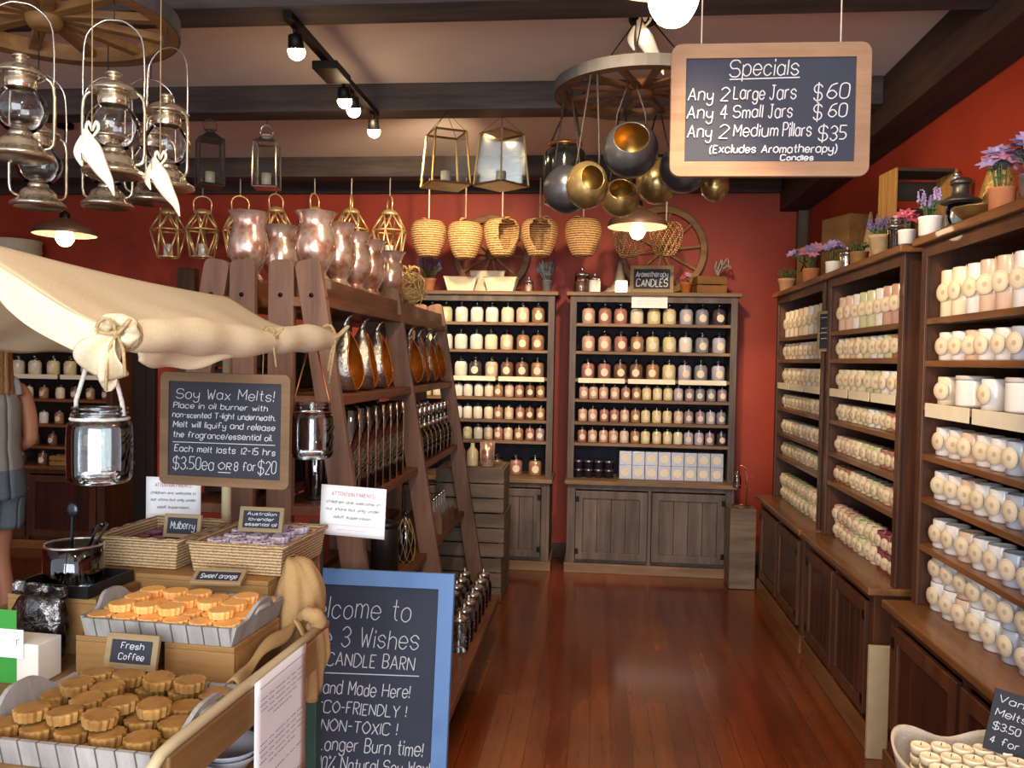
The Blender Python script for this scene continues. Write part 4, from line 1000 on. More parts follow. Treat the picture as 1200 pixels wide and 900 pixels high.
# hessian sack, draped over the back right corner
HESS = mat('hessian_sacking', '#b39364', .95, scale=420, var=.1, bump=.12, col2='#a3814f')
sk = empty('hessian_sack', 'brown hessian sack slumped over the back right corner of cart', 'sack', cw(-.122, .737, BZ))
def blob(c, rx, ry, rz_, seed, amp, nu=36, nv=24, e=1.0, tilt=0):
    r_ = random.Random(seed); ph = [r_.uniform(0, 6) for _ in range(6)]
    def f(i, j):
        a = 2*PI*i; b = PI*(j-.5)
        k = 1+amp*(math.sin(3*a+ph[0]+2*b)+.6*math.sin(5*a+ph[1]-3*b)+.5*math.sin(9*a+4*b+ph[2]))
        x = math.copysign(abs(math.cos(b))**e, 1)
        return (c[0]+rx*x*math.cos(a)*k+tilt*math.sin(b)*rz_, c[1]+ry*x*math.sin(a)*k, c[2]+rz_*math.sin(b)*(1+.3*amp*math.sin(4*a+ph[3])))
    return MB().grid(f, nu, nv)
def sack(i, j):                        # slumped bag: i around, j from the hem up to the rounded top
    a = 2*PI*i; t_ = j*PI/2*.985
    pr = (.86+.14*math.sin(PI*min(j*1.6, 1)))*math.cos(t_)**.55; z = .225*math.sin(t_)**.9-.02
    fold = 1+(1-.6*j)*(.075*math.sin(4*a+3*j+.5)+.05*math.sin(7*a-5*j+1)+.03*math.sin(12*a+9*j))
    return (.066*pr*math.cos(a)*fold+.022*math.sin(3*j), .078*pr*math.sin(a)*fold, z+.008*math.sin(3*a+1)*math.sin(PI*j))
MB().grid(sack, 72, 30).build('sack_body', HESS, sk)
m_ = MB().grid(lambda i, j: (.046+.036*math.sin(PI*.5*min(1, j*1.5))+.006*math.sin(10*i+3*j)+.004*math.sin(21*i), -.11+.17*i-.02*j, .085-.215*j*(.45+.55*math.sin(PI*min(1, .12+i*.8)))-.008*math.sin(9*i)), 34, 16)
m_.build('draped_flap', HESS, sk, solid=.004)
m_ = MB().tube(cat_rom([(.055, -.085, .085), (.078, -.098, .096), (.098, -.092, .085), (.094, -.078, .062), (.07, -.075, .058)], 4), [.010+.010*math.sin(PI*k/16)+.002*math.sin(k*2.1) for k in range(17)], 12)
m_.build('knotted_ear', HESS, sk)
m_ = MB().grid(lambda i, j: (.012+.030*j+.006*math.sin(9*i+2*j), -.40+.38*i, .054+.014*math.sin(PI*j)+.006*math.sin(12*i+3*j)-.05*(1-i)**2*.4), 36, 10)
m_.build('trailing_cloth', HESS, sk, solid=.004)
# glass bowl with tongs on a black tray, on a dark box
t = riser('pine box under the black metal tray at left of cart', -.73, -.50, .525, .685, 1.0); 
TB = 1.0006
t = goods('metal_tray', 'black rectangular metal tray under the glass bowl', 'tray', -.612, .605, TB)
m_ = MB().box(-.09, .09, -.08, .08, 0, .005); m_.ring(rrect(-.105, .105, 0, 0.03, .0021, 1), rrect(-.104, .104, .001, .029, .001, 1), 0, .0001) if False else None
m_.build('tray_base', BLK, t)
for x0, x1, y0, y1 in ((-.095, .095, -.085, -.08), (-.095, .095, .08, .085), (-.095, -.09, -.08, .08), (.09, .095, -.08, .08)): MB().box(x0, x1, y0, y1, 0, .028).build('tray_side', BLK, t)
t = goods('glass_bowl', 'straight sided clear glass bowl with tongs on the black tray', 'bowl', -.618, .605, TB+.0056); t.scale = (1.05, 1.05, 1.25)
nocap(MB(), [(.001, 0), (.058, 0), (.064, .006), (.064, .078), (.060, .078), (.060, .010), (.001, .008)], 28).build('glass_body', GLD if False else glass('greyish_glass', '#c8c8c6', .03, 1.5, 1.3), t)
MB().tube([(.062*math.cos(a*PI/14), .062*math.sin(a*PI/14), .079) for a in range(28)], .003, 6, closed=True).build('rim', SIL, t)
DKM = mat('dark_steel', '#3c4048', .25, .9, var=.1)
for lb, x0, a in (('upright dark metal scoop standing in the glass bowl', -.010, .05), ('dark metal tongs leaning to the right in the glass bowl', .0, .5)):
    k = goods('scoop' if 'scoop' in lb else 'serving_tongs', lb, 'utensil', -.618+x0, .605, TB+.0056+.012)
    d = Vector((math.sin(a), 0, math.cos(a)))
    if 'scoop' in lb:
        MB().bar((0, 0, 0), d*.155, .008, .004).build('handle', DKM, k); MB().sphere(d*.168+Vector((-.004, 0, 0)), .018, 12, 8, (1, .35, 1.15)).build('scoop_head', DKM, k)
    else:
        for q in (-.006, .008): MB().bar((0+q*.4, .004, 0), d*.158+Vector((q*1.6, 0, 0)), .010, .0025).build('tong_arm', DKM, k)
        MB().sphere(d*.158, .008, 10, 6).build('hinge', DKM, k)
# foil bag, box of bags
FOIL = mat('dark_foil', '#6e6a68', .18, .9, scale=26, bump=.9, col2='#2c2a2a', lo=.4, hi=.6)
t = goods('foil_bag', 'crinkled dark foil bag at the left end of cart', 'bag', -.60, .470, BZ+EPS)
blob((0, 0, .078), .07, .03, .078, 6, .06, e=.45).build('bag_body', FOIL, t)
MB().grid(lambda i, j: (-.07+.14*i, .012*math.sin(13*i)*(.3+j), .148+.03*j+.004*math.sin(19*i)), 24, 4).build('crimped_top', FOIL, t, solid=.001)
t = goods('carton', 'small white and green carton beside the coffee melts', 'box', -.555, .385, BZ+EPS)
MB().box(-.05, .05, -.035, .035, 0, .085).build('carton_body', mat('cream_card', '#e6e2d4', .8, var=.03), t, bevel=.002)
MB().box(-.052, .0, -.0365, -.0352, 0.0, .155).build('green_card', mat('bright_green_card', '#3c9a3c', .6, var=.04), t)
c_ = MB().box(-.05, .018, -.0385, -.037, .055, .115).build('white_card', PAPER, t)
l = MB(); write(l, strokes('r', .002, .082, .02, .006), .0006, -.0388); l.build('writing', mat('blue_print', '#3c4c8a', .8), t)
# white bowls on the lower shelf
ENA = mat('white_enamel', '#c8ccd4', .25, var=.04, coat=.4)
eb = MB(); nocap(eb, [(.001, .002), (.03, 0), (.036, .004), (.06, .03), (.078, .05), (.076, .051), (.055, .03), (.03, .007), (.001, .007)], 28)
oe = eb.build('enamel_bowl', ENA); oe['category'] = 'bowl'; RE = Repeat(oe)
for k, (x, y) in enumerate(((-.26, .30), (-.25, .49), (-.25, .68), (-.44, .42))):
    for q in range(2): RE.put(cw(x, y, .5556+q*.0135), 'white enamel bowl under the cart, %s spot from front, %s of its pair' % (ORD[k], ['lower', 'upper'][q]), 0, 'enamel bowls under the cart')
# ---------------------------------------------------------------- wagon wheels
W_WHL = wood('wheel_old_wood', '#a87c46', '#6e4a26', 'x', 8, .6)
W_RIM = mat('wheel_grey_iron', '#4a4848', .75, .1, var=.15, scale=12)
CHAIN = mat('dark_cord', '#241e1a', .7, var=.1)
W_WHD = wood('wheel_dark_wood', '#84542c', '#4a2c18', 'x', 8, .6)
def wheel(label, loc, rad, rw, rt, nsp, rot=(0, 0, 0), hub=.05, hang=None, sw=.028, W_WHL=W_WHL):
    """wheel in its own xy plane"""
    t = empty('wagon_wheel', label, 'wagon wheel', loc); t.rotation_euler = rot
    def band(r0, r1, z0, z1, n=48):
        m = MB(); vs = []; fs = []
        for i in range(n):
            a = 2*PI*i/n; c, s = math.cos(a), math.sin(a)
            vs += [(r0*c, r0*s, z0), (r1*c, r1*s, z0), (r1*c, r1*s, z1), (r0*c, r0*s, z1)]
        for i in range(n):
            j = (i+1) % n
            for k in range(4): fs.append((i*4+k, j*4+k, j*4+(k+1) % 4, i*4+(k+1) % 4))
        return m.add(vs, fs)
    band(rad-rw, rad-.004, -rt/2, rt/2).build('wooden_rim', W_WHL, t, bevel=.002)
    band(rad-.004, rad, -rt/2, rt/2).build('iron_tyre', W_RIM, t)
    MB().lathe([(.018, -rt*.9), (hub*.8, -rt*.85), (hub, -rt*.5), (hub, rt*.5), (hub*.8, rt*.85), (.018, rt*.9)], 20).build('hub', W_WHL, t)
    for k in range(nsp):
        a = 2*PI*(k+.35)/nsp; c, s = math.cos(a), math.sin(a)
        MB().bar((hub*.9*c, hub*.9*s, 0), ((rad-rw+.002)*c, (rad-rw+.002)*s, 0), sw, sw*.7, (-s, c, 0)).build('spoke', W_WHL, t, bevel=.003)
    if hang:
        for k in range(3):
            a = 2*PI*k/3+.4; c, s = math.cos(a), math.sin(a); q = rad-rw*.5
            MB().tube([(q*c, q*s, rt/2), (.02*c, .02*s, hang)], .003, 6).build('hanging_chain', CHAIN, t)
        MB().lathe([(.055, hang-.03), (.06, hang-.02), (.06, hang), (.001, hang)], 20).build('ceiling_mount', IRON, t)
    return t
WC = at(752, 106, 3.48); WC2 = at(52, 16, 2.30)
wheel('wagon wheel chandelier hung from the ceiling behind the specials board', WC, .36, .05, .045, 12, hang=CEIL-WC.z, W_WHL=W_WHD)
wheel('light wooden wagon wheel hung at top left above the oil lanterns', WC2, .37, .05, .05, 12, hang=CEIL-WC2.z, sw=.034)
q = at(576, 303, 6.50); wheel('half hidden wagon wheel on wall above left back cabinet', (q.x, YB-.047, 2.07+.31), .305, .05, .045, 10, (R(90), .3, 0), sw=.02)
q = at(776, 303, 6.50); wheel('wagon wheel leaning on wall above right back cabinet', (q.x, YB-.047, 2.07+.345), .34, .05, .045, 10, (R(90), .1, 0), sw=.02)

# ---------------------------------------------------------------- pendants, track light, ribbon lamps
SHADE = mat('dark_bronze_shade', '#5a4238', .45, .3, var=.08)
SHIN = mat('pink_white_shade_inside', '#e8c4ac', .5, var=.03)
BULB = emit('bulb_glow', '#ffe2b8', 14); BULB3 = emit('ribbon_bulb_glow', '#ffe2b8', 9)
BULB2 = emit('small_bulb_glow', '#ffdca8', 30)
def pendant(label, p, rad, sh, br, ceil=CEIL, bz=0):
    """p = rim centre"""
    t = empty('pendant_lamp', label, 'lamp', p)
    prof = cat_rom([(rad, 0), (rad*.93, sh*.30), (rad*.62, sh*.62), (rad*.28, sh*.85), (.03, sh)], 4)
    m = MB(); nocap(m, prof, 40); m.build('shade', SHADE, t)
    m = MB(); nocap(m, [(r*.985, z-.002) for r, z in prof], 40); m.build('shade_lining', SHIN, t)
    MB().lathe([(.026, sh-.05), (.03, sh-.045), (.03, sh+.03), (.012, sh+.045), (.004, sh+.05)], 16).build('bulb_socket', IRON, t)
    MB().lathe(cat_rom([(.001, bz-br*1.0), (br*.6, bz-br*.8), (br, bz), (br*.75, bz+br*.7), (.018, bz+br*1.5), (.016, sh-.045)], 4), 20).build('bulb', BULB, t)
    MB().tube([(0, 0, sh+.045), (0, 0, ceil-p.z)], .004, 8).build('cord', CHAIN, t)
    MB().lathe([(.045, ceil-p.z-.03), (.05, ceil-p.z-.02), (.05, ceil-p.z), (.001, ceil-p.z)], 18).build('ceiling_mount', IRON, t)
    return t
p = at(790, -46, 1.55); pendant('large pendant lamp at the top of the photo in front of the specials board', p, .175, .15, .046, bz=-.072)
p = at(747, 266, 5.35); pendant('dark pendant lamp with round bulb before the right back cabinet', p, .19, .13, .05, bz=-.03)
p = at(76, 275, 4.9); pendant('dark pendant lamp glowing above the canvas canopy at left', p, .185, .10, .055, bz=-.02)
t = empty('track_light', 'black ceiling track light with four glowing spots', 'lamp', (-1.17, 3.64, 2.83))
MB().box(-.017, .017, -.62, .62, -.03, 0).build('track', IRON, t, bevel=.002)
MB().box(-.055, .055, -.20, .0, -.065, -.0301).build('transformer_box', IRON, t, bevel=.004)
for k, y in enumerate((-.55, -.05, .20, .56)):
    if k == 1: y = .06
    M = Matrix.Translation((0, y, -.03)) @ Matrix.Rotation(R(18), 4, 'X')
    MB().tube([(0, 0, 0), (0, 0, -.03)], .008, 8, M=M).build('spot_arm', IRON, t)
    MB().lathe([(.018, -.025), (.026, -.03), (.032, -.085), (.028, -.085), (.02, -.04)], 16, M).build('spot_head', IRON, t)
    MB().sphere(M @ Vector((0, 0, -.088)), 0.033, 14, 10).build('bulb', BULB2, t)
RIBB = mat('cream_ribbon', '#efe2cc', .9, var=.06)
def ribbon(label, p, ln, sc=1.0, seed=0):
    t = empty('ribbon_lamp', label, 'lamp', p); r_ = random.Random(seed); fl = Matrix.Diagonal((1, .35, 1, 1))
    MB().sphere((0, -.014*sc, 0), .013*sc, 12, 8).build('bulb', BULB3, t)
    def leaf(pts, rs, nm):
        q = cat_rom([(x*sc, y*sc, z*sc, r*sc) for (x, z, y), r in zip(pts, rs)], 5)
        MB().tube([v[:3] for v in q], [max(v[3], .0006) for v in q], 12, M=fl).build(nm, RIBB, t)
    leaf([(-.022, .055, .05), (-.012, .03, .05), (.0, .0, .05), (.022, -.04, .05), (.045, -.075, .05), (.058, -.11, .05)], [.004, .016, .026, .020, .011, .002], 'ribbon_tail')
    leaf([(-.03, .04, .06), (-.042, .0, .06), (-.03, -.035, .06)], [.003, .010, .002], 'ribbon_tail')
    for s_ in (-1, 1): leaf([(0, .035, .05), (s_*.016, .055, .05), (s_*.010, .072, .05), (0, .05, .05)], [.003, .004, .004, .003], 'ribbon_bow')
    MB().tube([(0, .016*sc, .05*sc), (0, .016*sc, ln)], .0015, 5).build('hanging_string', TWINE, t)
p = at(103, 175, 1.94); ribbon('cream ribbon lamp hanging among lanterns, left of the pair', p, WC2.z-p.z-.027, 1.0, 1)
p = at(184, 206, 2.12); ribbon('cream ribbon lamp hanging among lanterns, right of the pair', p, WC2.z-p.z-.027, .95, 4)
p = at(756, 42, 3.40); ribbon('bright cream ribbon lamp above the wagon wheel chandelier', p, CEIL-p.z, 1.35, 3)

# ---------------------------------------------------------------- oil lanterns under the left wheel
CHR = mat('aged_brass_chrome', '#e2d6ba', .2, .9, scale=20, var=.14)
t = empty('oil_lantern', '', 'lantern')
MB().lathe(cat_rom([(.062, 0), (.072, .004), (.074, .012), (.060, .022), (.052, .030), (.046, .046), (.034, .056), (.026, .06)], 3), 28).build('fuel_tank', CHR, t)
MB().lathe(cat_rom([(.026, .058), (.028, .062), (.024, .075), (.017, .082), (.012, .084)], 2), 18).build('burner', CHR, t)
g_ = MB(); nocap(g_, cat_rom([(.036, .075), (.052, .092), (.062, .118), (.060, .142), (.046, .165), (.034, .178)], 4), 30); g_.build('glass_globe', glass('globe_glass', '#fafafa', .02, 1.22, 1.6), t)
c_ = MB(); nocap(c_, cat_rom([(.036, .176), (.038, .186), (.036, .206), (.040, .212), (.056, .208), (.058, .214), (.044, .228), (.022, .240), (.014, .244), (.014, .252), (.020, .256), (.012, .264), (.001, .266)], 3), 28); c_.build('crown_cap', CHR, t)
for s_ in (-1, 1):
    MB().tube(cat_rom([(s_*.050, 0, .030), (s_*.072, 0, .042), (s_*.075, 0, .10), (s_*.073, 0, .19), (s_*.052, 0, .212)], 3), .0042, 8).build('side_tube', CHR, t)
MB().tube(cat_rom([(-.074, 0, .19), (-.074, 0, .28), (-.066, 0, .35), (-.03, 0, .385), (0, 0, .39), (.03, 0, .385), (.066, 0, .35), (.074, 0, .28), (.074, 0, .19)], 3), .0025, 6).build('bail_handle', SIL, t)
hk = MB().tube([(0, 0, .39), (0, 0, .43)], .002, 6); hk.build('hook', CHAIN, t)
RL = Repeat(t)
for k, (px, py, Y, rz, lb) in enumerate(((24, 187, 2.05, .5, 'large oil lantern at far left, nearest to the photo edge'), (133, 207, 2.08, .2, 'oil lantern at centre of the group, beside cream ribbon lamp'), (195, 223, 2.30, -.3, 'rightmost oil lantern hanging under the wooden wagon wheel'),
                                   (45, 244, 2.36, .9, 'lower oil lantern below the large far left one'), (126, 244, 2.48, .1, 'lower oil lantern below the central one'), (176, 239, 2.62, .7, 'lower oil lantern behind the rightmost one'))):
    p = at(px, py, Y); o = RL.put(p, lb+'' , rz, 'oil lanterns under the left wagon wheel', sc=1.04)
    top = WC2.z-.025
    ext = MB().tube([(0, 0, .43), (0, 0, (top-p.z)/1.04)], .0018, 5).build('hanging_wire', CHAIN, o)

# ---------------------------------------------------------------- gold wire lanterns and rattan baskets under the last beam
GOLD = mat('polished_brass', '#f6d898', .34, .6, scale=30, var=.12)
BEAMZ = 2.83
t = empty('wire_lantern', '', 'lantern')
rg = {0: (.085, 0), 1: (.125, .20), 2: (.06, .32)}
hexp = lambda lv, k, off=0: Vector((rg[lv][0]*math.cos(PI*(k+off)/3), rg[lv][0]*math.sin(PI*(k+off)/3), rg[lv][1]+.004))
def edges(m, r): 
    for k in range(6):
        m.tube([hexp(0, k), hexp(0, k+1)], r, 6); m.tube([hexp(1, k, .5), hexp(1, k+1, .5)], r, 6); m.tube([hexp(2, k), hexp(2, k+1)], r, 6)
        m.tube([hexp(0, k), hexp(1, k, .5)], r, 6); m.tube([hexp(0, k+1), hexp(1, k, .5)], r, 6); m.tube([hexp(2, k), hexp(1, k, .5)], r, 6); m.tube([hexp(2, k+1), hexp(1, k, .5)], r, 6)
    return m
edges(MB(), .0068).build('wire_frame', GOLD, t)
MB().lathe([(.082, .004), (.082, .01), (.001, .01)], 6).build('base_plate', GOLD, t)
MB().lathe(cat_rom([(.06, .322), (.062, .332), (.045, .352), (.020, .362), (.001, .364)], 3), 20).build('cap', GOLD, t)
MB().lathe([(.034, .0105), (.034, .10), (.001, .10)], 16).build('candle', wax('white'), t)
MB().tube([(-.058, 0, .33)]+[(-.065*math.cos(PI*i/10), 0, .40+.055*math.sin(PI*i/10)) for i in range(11)]+[(.058, 0, .33)], .006, 8).build('arch_handle', GOLD, t)
RW = Repeat(t)
for k, (px, py) in enumerate(((197, 302), (237, 302), (281, 302), (323, 300), (368, 300), (411, 302), (456, 304))):
    p = at(px, py, 5.84); o = RW.put(p, 'gold hexagonal wire lantern, %s from left in the row below the beam' % ORD[k], k*.35, 'gold wire lanterns under the last beam', sc=.98)
    MB().tube([(0, 0, .455), (0, 0, (BEAMZ-p.z)/.98)], .0045, 6).build('hanging_strap', RIBB, o)
RATT = wick('honey_rattan', '#e0b478', '#6e4620', 20)
ap = cat_rom([(.02, .004), (.06, .0), (.092, .045), (.116, .115), (.126, .18), (.108, .235), (.062, .252), (.012, .226)], 4)
cutb = lambda s, a: .22 < s < .80 and abs(((a+PI/2+PI) % (2*PI))-PI) < .62*math.sin(PI*(s-.22)/.58)**.5
t = empty('apple_basket', '', 'basket')
m = MB(); nocap(m, ap, 40, arc=cutb); m.build('woven_body', RATT, t, solid=.006)
MB().tube([(0, 0, .232), (.004, 0, .27), (.012, 0, .285)], [.010, .008, .005], 8).build('stem', W_WHL, t)
lf = MB().grid(lambda i, j: (.01+.07*i, (j-.5)*.05*math.sin(PI*min(max(i, .02), .98)), .262+.02*math.sin(PI*i)-.02*abs(j-.5)), 10, 4); lf.build('leaf', RATT, t, solid=.003)
RA = Repeat(t)
for k, (px, py, rz) in enumerate(((502, 301, 2.6), (545, 303, -1.9), (588, 300, .55), (632, 300, .1), (683, 300, 2.9))):
    p = at(px, py, 5.84); o = RA.put(p, 'apple shaped rattan basket, %s from left in the row below the beam' % ORD[k], rz, 'apple baskets under the last beam')
    MB().tube([(0, 0, .235), (0, 0, BEAMZ-p.z)], .0055, 6).build('hanging_strap', RIBB, o)
t = empty('lattice_basket', '', 'basket'); m = MB()
for s_ in (1, -1):
    for k in range(14):
        m.tube([(r*math.cos(2*PI*k/14+s_*i*.075), r*math.sin(2*PI*k/14+s_*i*.075), z) for i, (r, z) in enumerate(ap)], .0032, 5)
m.build('lattice_body', RATT, t)
for r, z in (ap[4], ap[-2]): MB().tube([(r*math.cos(a*PI/14), r*math.sin(a*PI/14), z) for a in range(28)], .005, 6, closed=True).build('hoop', RATT, t)
RQ = Repeat(t)
for k, (px, py) in enumerate(((737, 301), (780, 300))):
    p = at(px, py, 5.84); o = RQ.put(p, 'open lattice rattan basket %s the far pendant lamp' % ['behind', 'just right of'][k], k*.4, 'lattice baskets under the last beam', sc=.9)
    MB().tube([(0, 0, .22), (0, 0, (BEAMZ-p.z)/.9)], .0055, 6).build('hanging_strap', RIBB, o)

# ---------------------------------------------------------------- glass lanterns under the middle beam
BRS = mat('dull_brass', '#b89860', .35, .8, var=.12)
GPL = glass('pane_glass', '#e6e8e6', .2, 1.45, .5)
def boxlantern(label, p, W, H, tp, rz, m1, handle=0, string=True, cw_=.012, foot=.0):
    t = empty('glass_lantern', label, 'lantern', p, rz); a, b = W/2, W/2*tp; m = MB()
    lo = [(-a, -a), (a, -a), (a, a), (-a, a)]; hi = [(-b, -b), (b, -b), (b, b), (-b, b)]
    for i in range(4):
        j = (i+1) % 4
        m.tube([(*lo[i], 0.004), (*hi[i], H)], cw_/2, 4); m.tube([(*lo[i], .006), (*lo[j], .006)], cw_/2, 4); m.tube([(*hi[i], H), (*hi[j], H)], cw_/2, 4)
    m.build('metal_frame', m1, t)
    for i in range(4):
        j = (i+1) % 4; MB().add([(*lo[i], .006), (*lo[j], .006), (*hi[j], H), (*hi[i], H)], [(0, 1, 2, 3)]).build('glass_pane', GPL, t)
    MB().box(-a, a, -a, a, .0, .008).build('base_plate', m1, t)
    MB().lathe([(.026, .0085), (.026, .08), (.001, .08)], 14).build('candle', wax('cream'), t)
    top = H
    if handle:
        MB().lathe([(b*1.3, H), (b*1.1, H+.012), (b*.5, H+handle*.32), (b*.45, H+handle*.42), (b*.6, H+handle*.44), (.001, H+handle*.5)], 4, Matrix.Rotation(PI/4, 4, 'Z'), smooth=False).build('roof', m1, t)
        MB().tube([(-.03, 0, H+handle*.42)]+[(-.034*math.cos(PI*i/8), 0, H+handle*.62+.036*math.sin(PI*i/8)) for i in range(9)]+[(.03, 0, H+handle*.42)], .003, 6).build('handle', m1, t); top = H+handle*.62+.036
    if string: MB().tube([(0, 0, top), (0, 0, BEAMZ-p.z)], .002, 5).build('hanging_cord', CHAIN, t)
    else:
        m = MB()
        for i in range(4): m.tube([(*hi[i], H), (0, 0, BEAMZ-p.z)], .0014, 4)
        m.build('hanging_cord', CHAIN, t)
    return t
p = at(522, 219, 4.29); boxlantern('brass framed glass lantern, left of the pair under the middle beam', p, .205, .275, .80, R(28), BRS, string=False)
p = at(587, 219, 4.38); boxlantern('brass framed glass lantern, right of the pair under the middle beam', p, .205, .275, .80, R(52), BRS, string=False)
p = at(312, 221, 4.33); boxlantern('slim silver glass lantern hanging right of the oil lanterns', p, .125, .24, .95, R(10), SIL, .10, cw_=.008)
p = at(246, 219, 4.33); boxlantern('slim dark metal glass lantern hanging beside the oil lanterns', p, .13, .25, .95, R(35), mat('dark_zinc', '#5a5854', .4, .7, var=.1), .12, cw_=.010)

# ---------------------------------------------------------------- hanging orbs around the chandelier
PEW = mat('dark_pewter', '#5c5e66', .3, .7, scale=12, var=.12); PEWG = mat('golden_pewter', '#b09a66', .26, .8, scale=10, var=.14); ORIN = mat('orb_gold_inside', '#c49a4c', .3, .85, var=.12)
def orb(label, p, r, d, m1, topz, half=36, sq=1.0):
    t = empty('hanging_orb', label, 'candle holder', p); d = Vector(d).normalized(); q = d.to_track_quat('Z', 'Y').to_matrix().to_4x4()
    pr = [(r*math.sin(R(a)), r*math.cos(R(a))) for a in range(half, 181, 6)]; pr[-1] = (.0005, -r)
    sc = Matrix.Diagonal((1, 1, sq, 1)); v2 = Vector((p.x-WC.x, p.y-WC.y)); k2 = min(1, .335/v2.length); ox, oy = v2.x*(k2-1), v2.y*(k2-1)
    m = MB(); nocap(m, pr, 36, sc @ q); m.build('metal_shell', m1, t)
    m = MB(); nocap(m, [(a*.965, b*.965) for a, b in pr], 36, sc @ q); m.build('gold_lining', ORIN, t)
    rr = r*.983; MB().tube([sc @ q @ Vector((rr*math.sin(R(half))*math.cos(a*PI/16), rr*math.sin(R(half))*math.sin(a*PI/16), rr*math.cos(R(half)))) for a in range(32)], r*.022, 6, closed=True).build('opening_rim', m1, t)
    MB().lathe([(.02, -r*.93*sq+.004), (.02, -r*.93*sq+.04), (.001, -r*.93*sq+.04)], 14).build('tealight', wax('cream'), t)
    m = MB()
    for s_ in (-1, 1): m.tube([(s_*r*.55, 0, r*.80*sq), (s_*r*.5+ox*.2, oy*.2, r*1.3*sq), (s_*.012+ox, oy, topz-p.z)], .0038, 6)
    m.build('hanging_strap', CHAIN, t); return t
RIMZ = WC.z-.022
def clampz(x, y): return RIMZ
p = at(739, 176, 3.30); orb('round dark pewter orb with a bulb-lit opening, highest below the chandelier', p, .108, (0, -1, .38), PEW, RIMZ, 40)
p = at(664, 222, 3.40); orb('dark pewter orb half hidden behind the tilted golden one', p, .095, (.3, .9, .4), PEW, RIMZ, 36, 1.02)
p = at(688, 217, 3.18); orb('tilted golden pewter orb with a slanted opening at left', p, .080, (.35, -1, .22), PEWG, RIMZ, 34, 1.12)
p = at(727, 232, 3.66); orb('golden pewter orb just above the far pendant lamp', p, .083, (0, -1, .45), PEWG, RIMZ, 38)
p = at(770, 212, 3.75); orb('dark golden orb left of the lower edge of the specials board', p, .094, (.5, .8, .5), PEWG, RIMZ, 36, 1.1)
p = at(801, 198, 3.52); orb('silvery pewter orb peeking out under the specials board corner', p, .100, (-.4, .8, .6), PEW, RIMZ, 36)
p = at(838, 218, 3.72); orb('small golden orb below the bottom edge of the specials board', p, .062, (.3, .8, .6), PEWG, RIMZ, 36, 1.1)
p = at(661, 240, 3.64); t = empty('black_jar', 'black glass jar hung by straps from the chandelier wheel', 'jar', p)
BLG = mat('black_glass', '#20241f', .12, .0, var=.2, coat=.8)
MB().lathe(cat_rom([(.001, 0), (.075, .0), (.088, .01), (.092, .06), (.092, .20), (.080, .232), (.066, .242), (.066, .262)], 3), 32).build('glass_body', BLG, t)
MB().tube([(.067*math.cos(a*PI/14), .067*math.sin(a*PI/14), .256) for a in range(28)], .008, 6, closed=True).build('copper_rim', mat('copper_wire', '#c07a48'), t)
for s_ in (-1, 1): MB().tube([(s_*.07, 0, .25), (s_*.02+.02, .0, RIMZ-p.z)], .005, 6).build('hanging_strap', CHAIN, t)

# ---------------------------------------------------------------- specials board
s = .00253
def sp(tx, x0, x1, bl, h): return (tx, (x0-899.5)*s, (bl-52)*s, h*s, (x1-x0)*s)
L = [sp('Specials', 853, 931, 89, 18), ('_', (853-899.5)*s, (93-52)*s, .004, 80*s), sp('Any', 806, 834, 117, 15), sp('2', 843, 852, 117, 15), sp('Large', 858, 893, 116, 15), sp('Jars', 899, 929, 116, 16), sp('$', 949, 958, 117, 17), sp('60', 964, 988, 116, 16),
     sp('Any', 805, 834, 138, 15), sp('4', 843, 851, 138, 15), sp('Small', 858, 891, 137, 14), sp('Jars', 898, 925, 137, 15), sp('$', 949, 958, 139, 16), sp('60', 966, 986, 137, 14),
     sp('Any', 806, 833, 160, 15), sp('2', 842, 852, 160, 15), sp('Medium', 859, 909, 159, 14), sp('Pillars', 915, 947, 159, 15), sp('$35', 955, 986, 163, 16), sp('(Excludes Aromatherapy)', 832, 976, 177.5, 9), sp('Candles', 913, 950, 186.5, 6)]
p = at(899.5, 207.5, 2.53)
bd = board('specials_chalkboard', 'pale wooden framed specials chalkboard hanging by two strings', 'chalkboard', p, R(1.5), 0, .574, .388, .043, wood('pale_board_frame', '#b08c70', '#8c6a50', 'x', 7, .6), SLATE2, L, .0021, rad=.03, thick=.022, roll=R(-.2))
for sx in (-.2, .2): MB().tube([(sx, 0, .385), (sx, 0, CEIL-p.z)], .0022, 5).build('hanging_string', RIBB, bd)
# ---------------------------------------------------------------- things standing on the cabinets
ZT = 2.0656; ZT2 = 2.0306
CRM = mat('cream_painted_box', '#f0e0bc', .7, var=.06)
TERRA = mat('terracotta', '#b8744c', .8, var=.1); WHT = mat('white_ceramic', '#f0ece4', .35, var=.03, coat=.3)
LEAF = mat('leaf_green', '#5a7040', .8, var=.2, scale=40); LAV = mat('lavender_purple', '#7a6a9c', .85, var=.2, scale=50); LAVB = mat('dusty_blue_lavender', '#77828c', .85, var=.2, scale=50)
PINKP = mat('pink_petal', '#e6a0b4', .8, var=.12, scale=30); ROSEP = mat('rose_petal', '#d05a74', .8, var=.15, scale=30); LILAC = mat('lilac_petal', '#aa98c8', .8, var=.15, scale=30)
ZINC = mat('galvanised_zinc', '#a8aaac', .4, .7, var=.15, scale=30)
def pot_mesh(kind):
    if kind == 'cone': return [(.030, 0), (.033, .003), (.045, .07), (.048, .072), (.048, .085), (.043, .085), (.040, .07)]
    if kind == 'bucket': return [(.028, 0), (.030, .002), (.040, .085), (.042, .086), (.042, .09), (.038, .09), (.036, .08)]
    return [(.034, 0), (.038, .004), (.040, .06), (.042, .064), (.042, .07), (.036, .07), (.035, .06)]
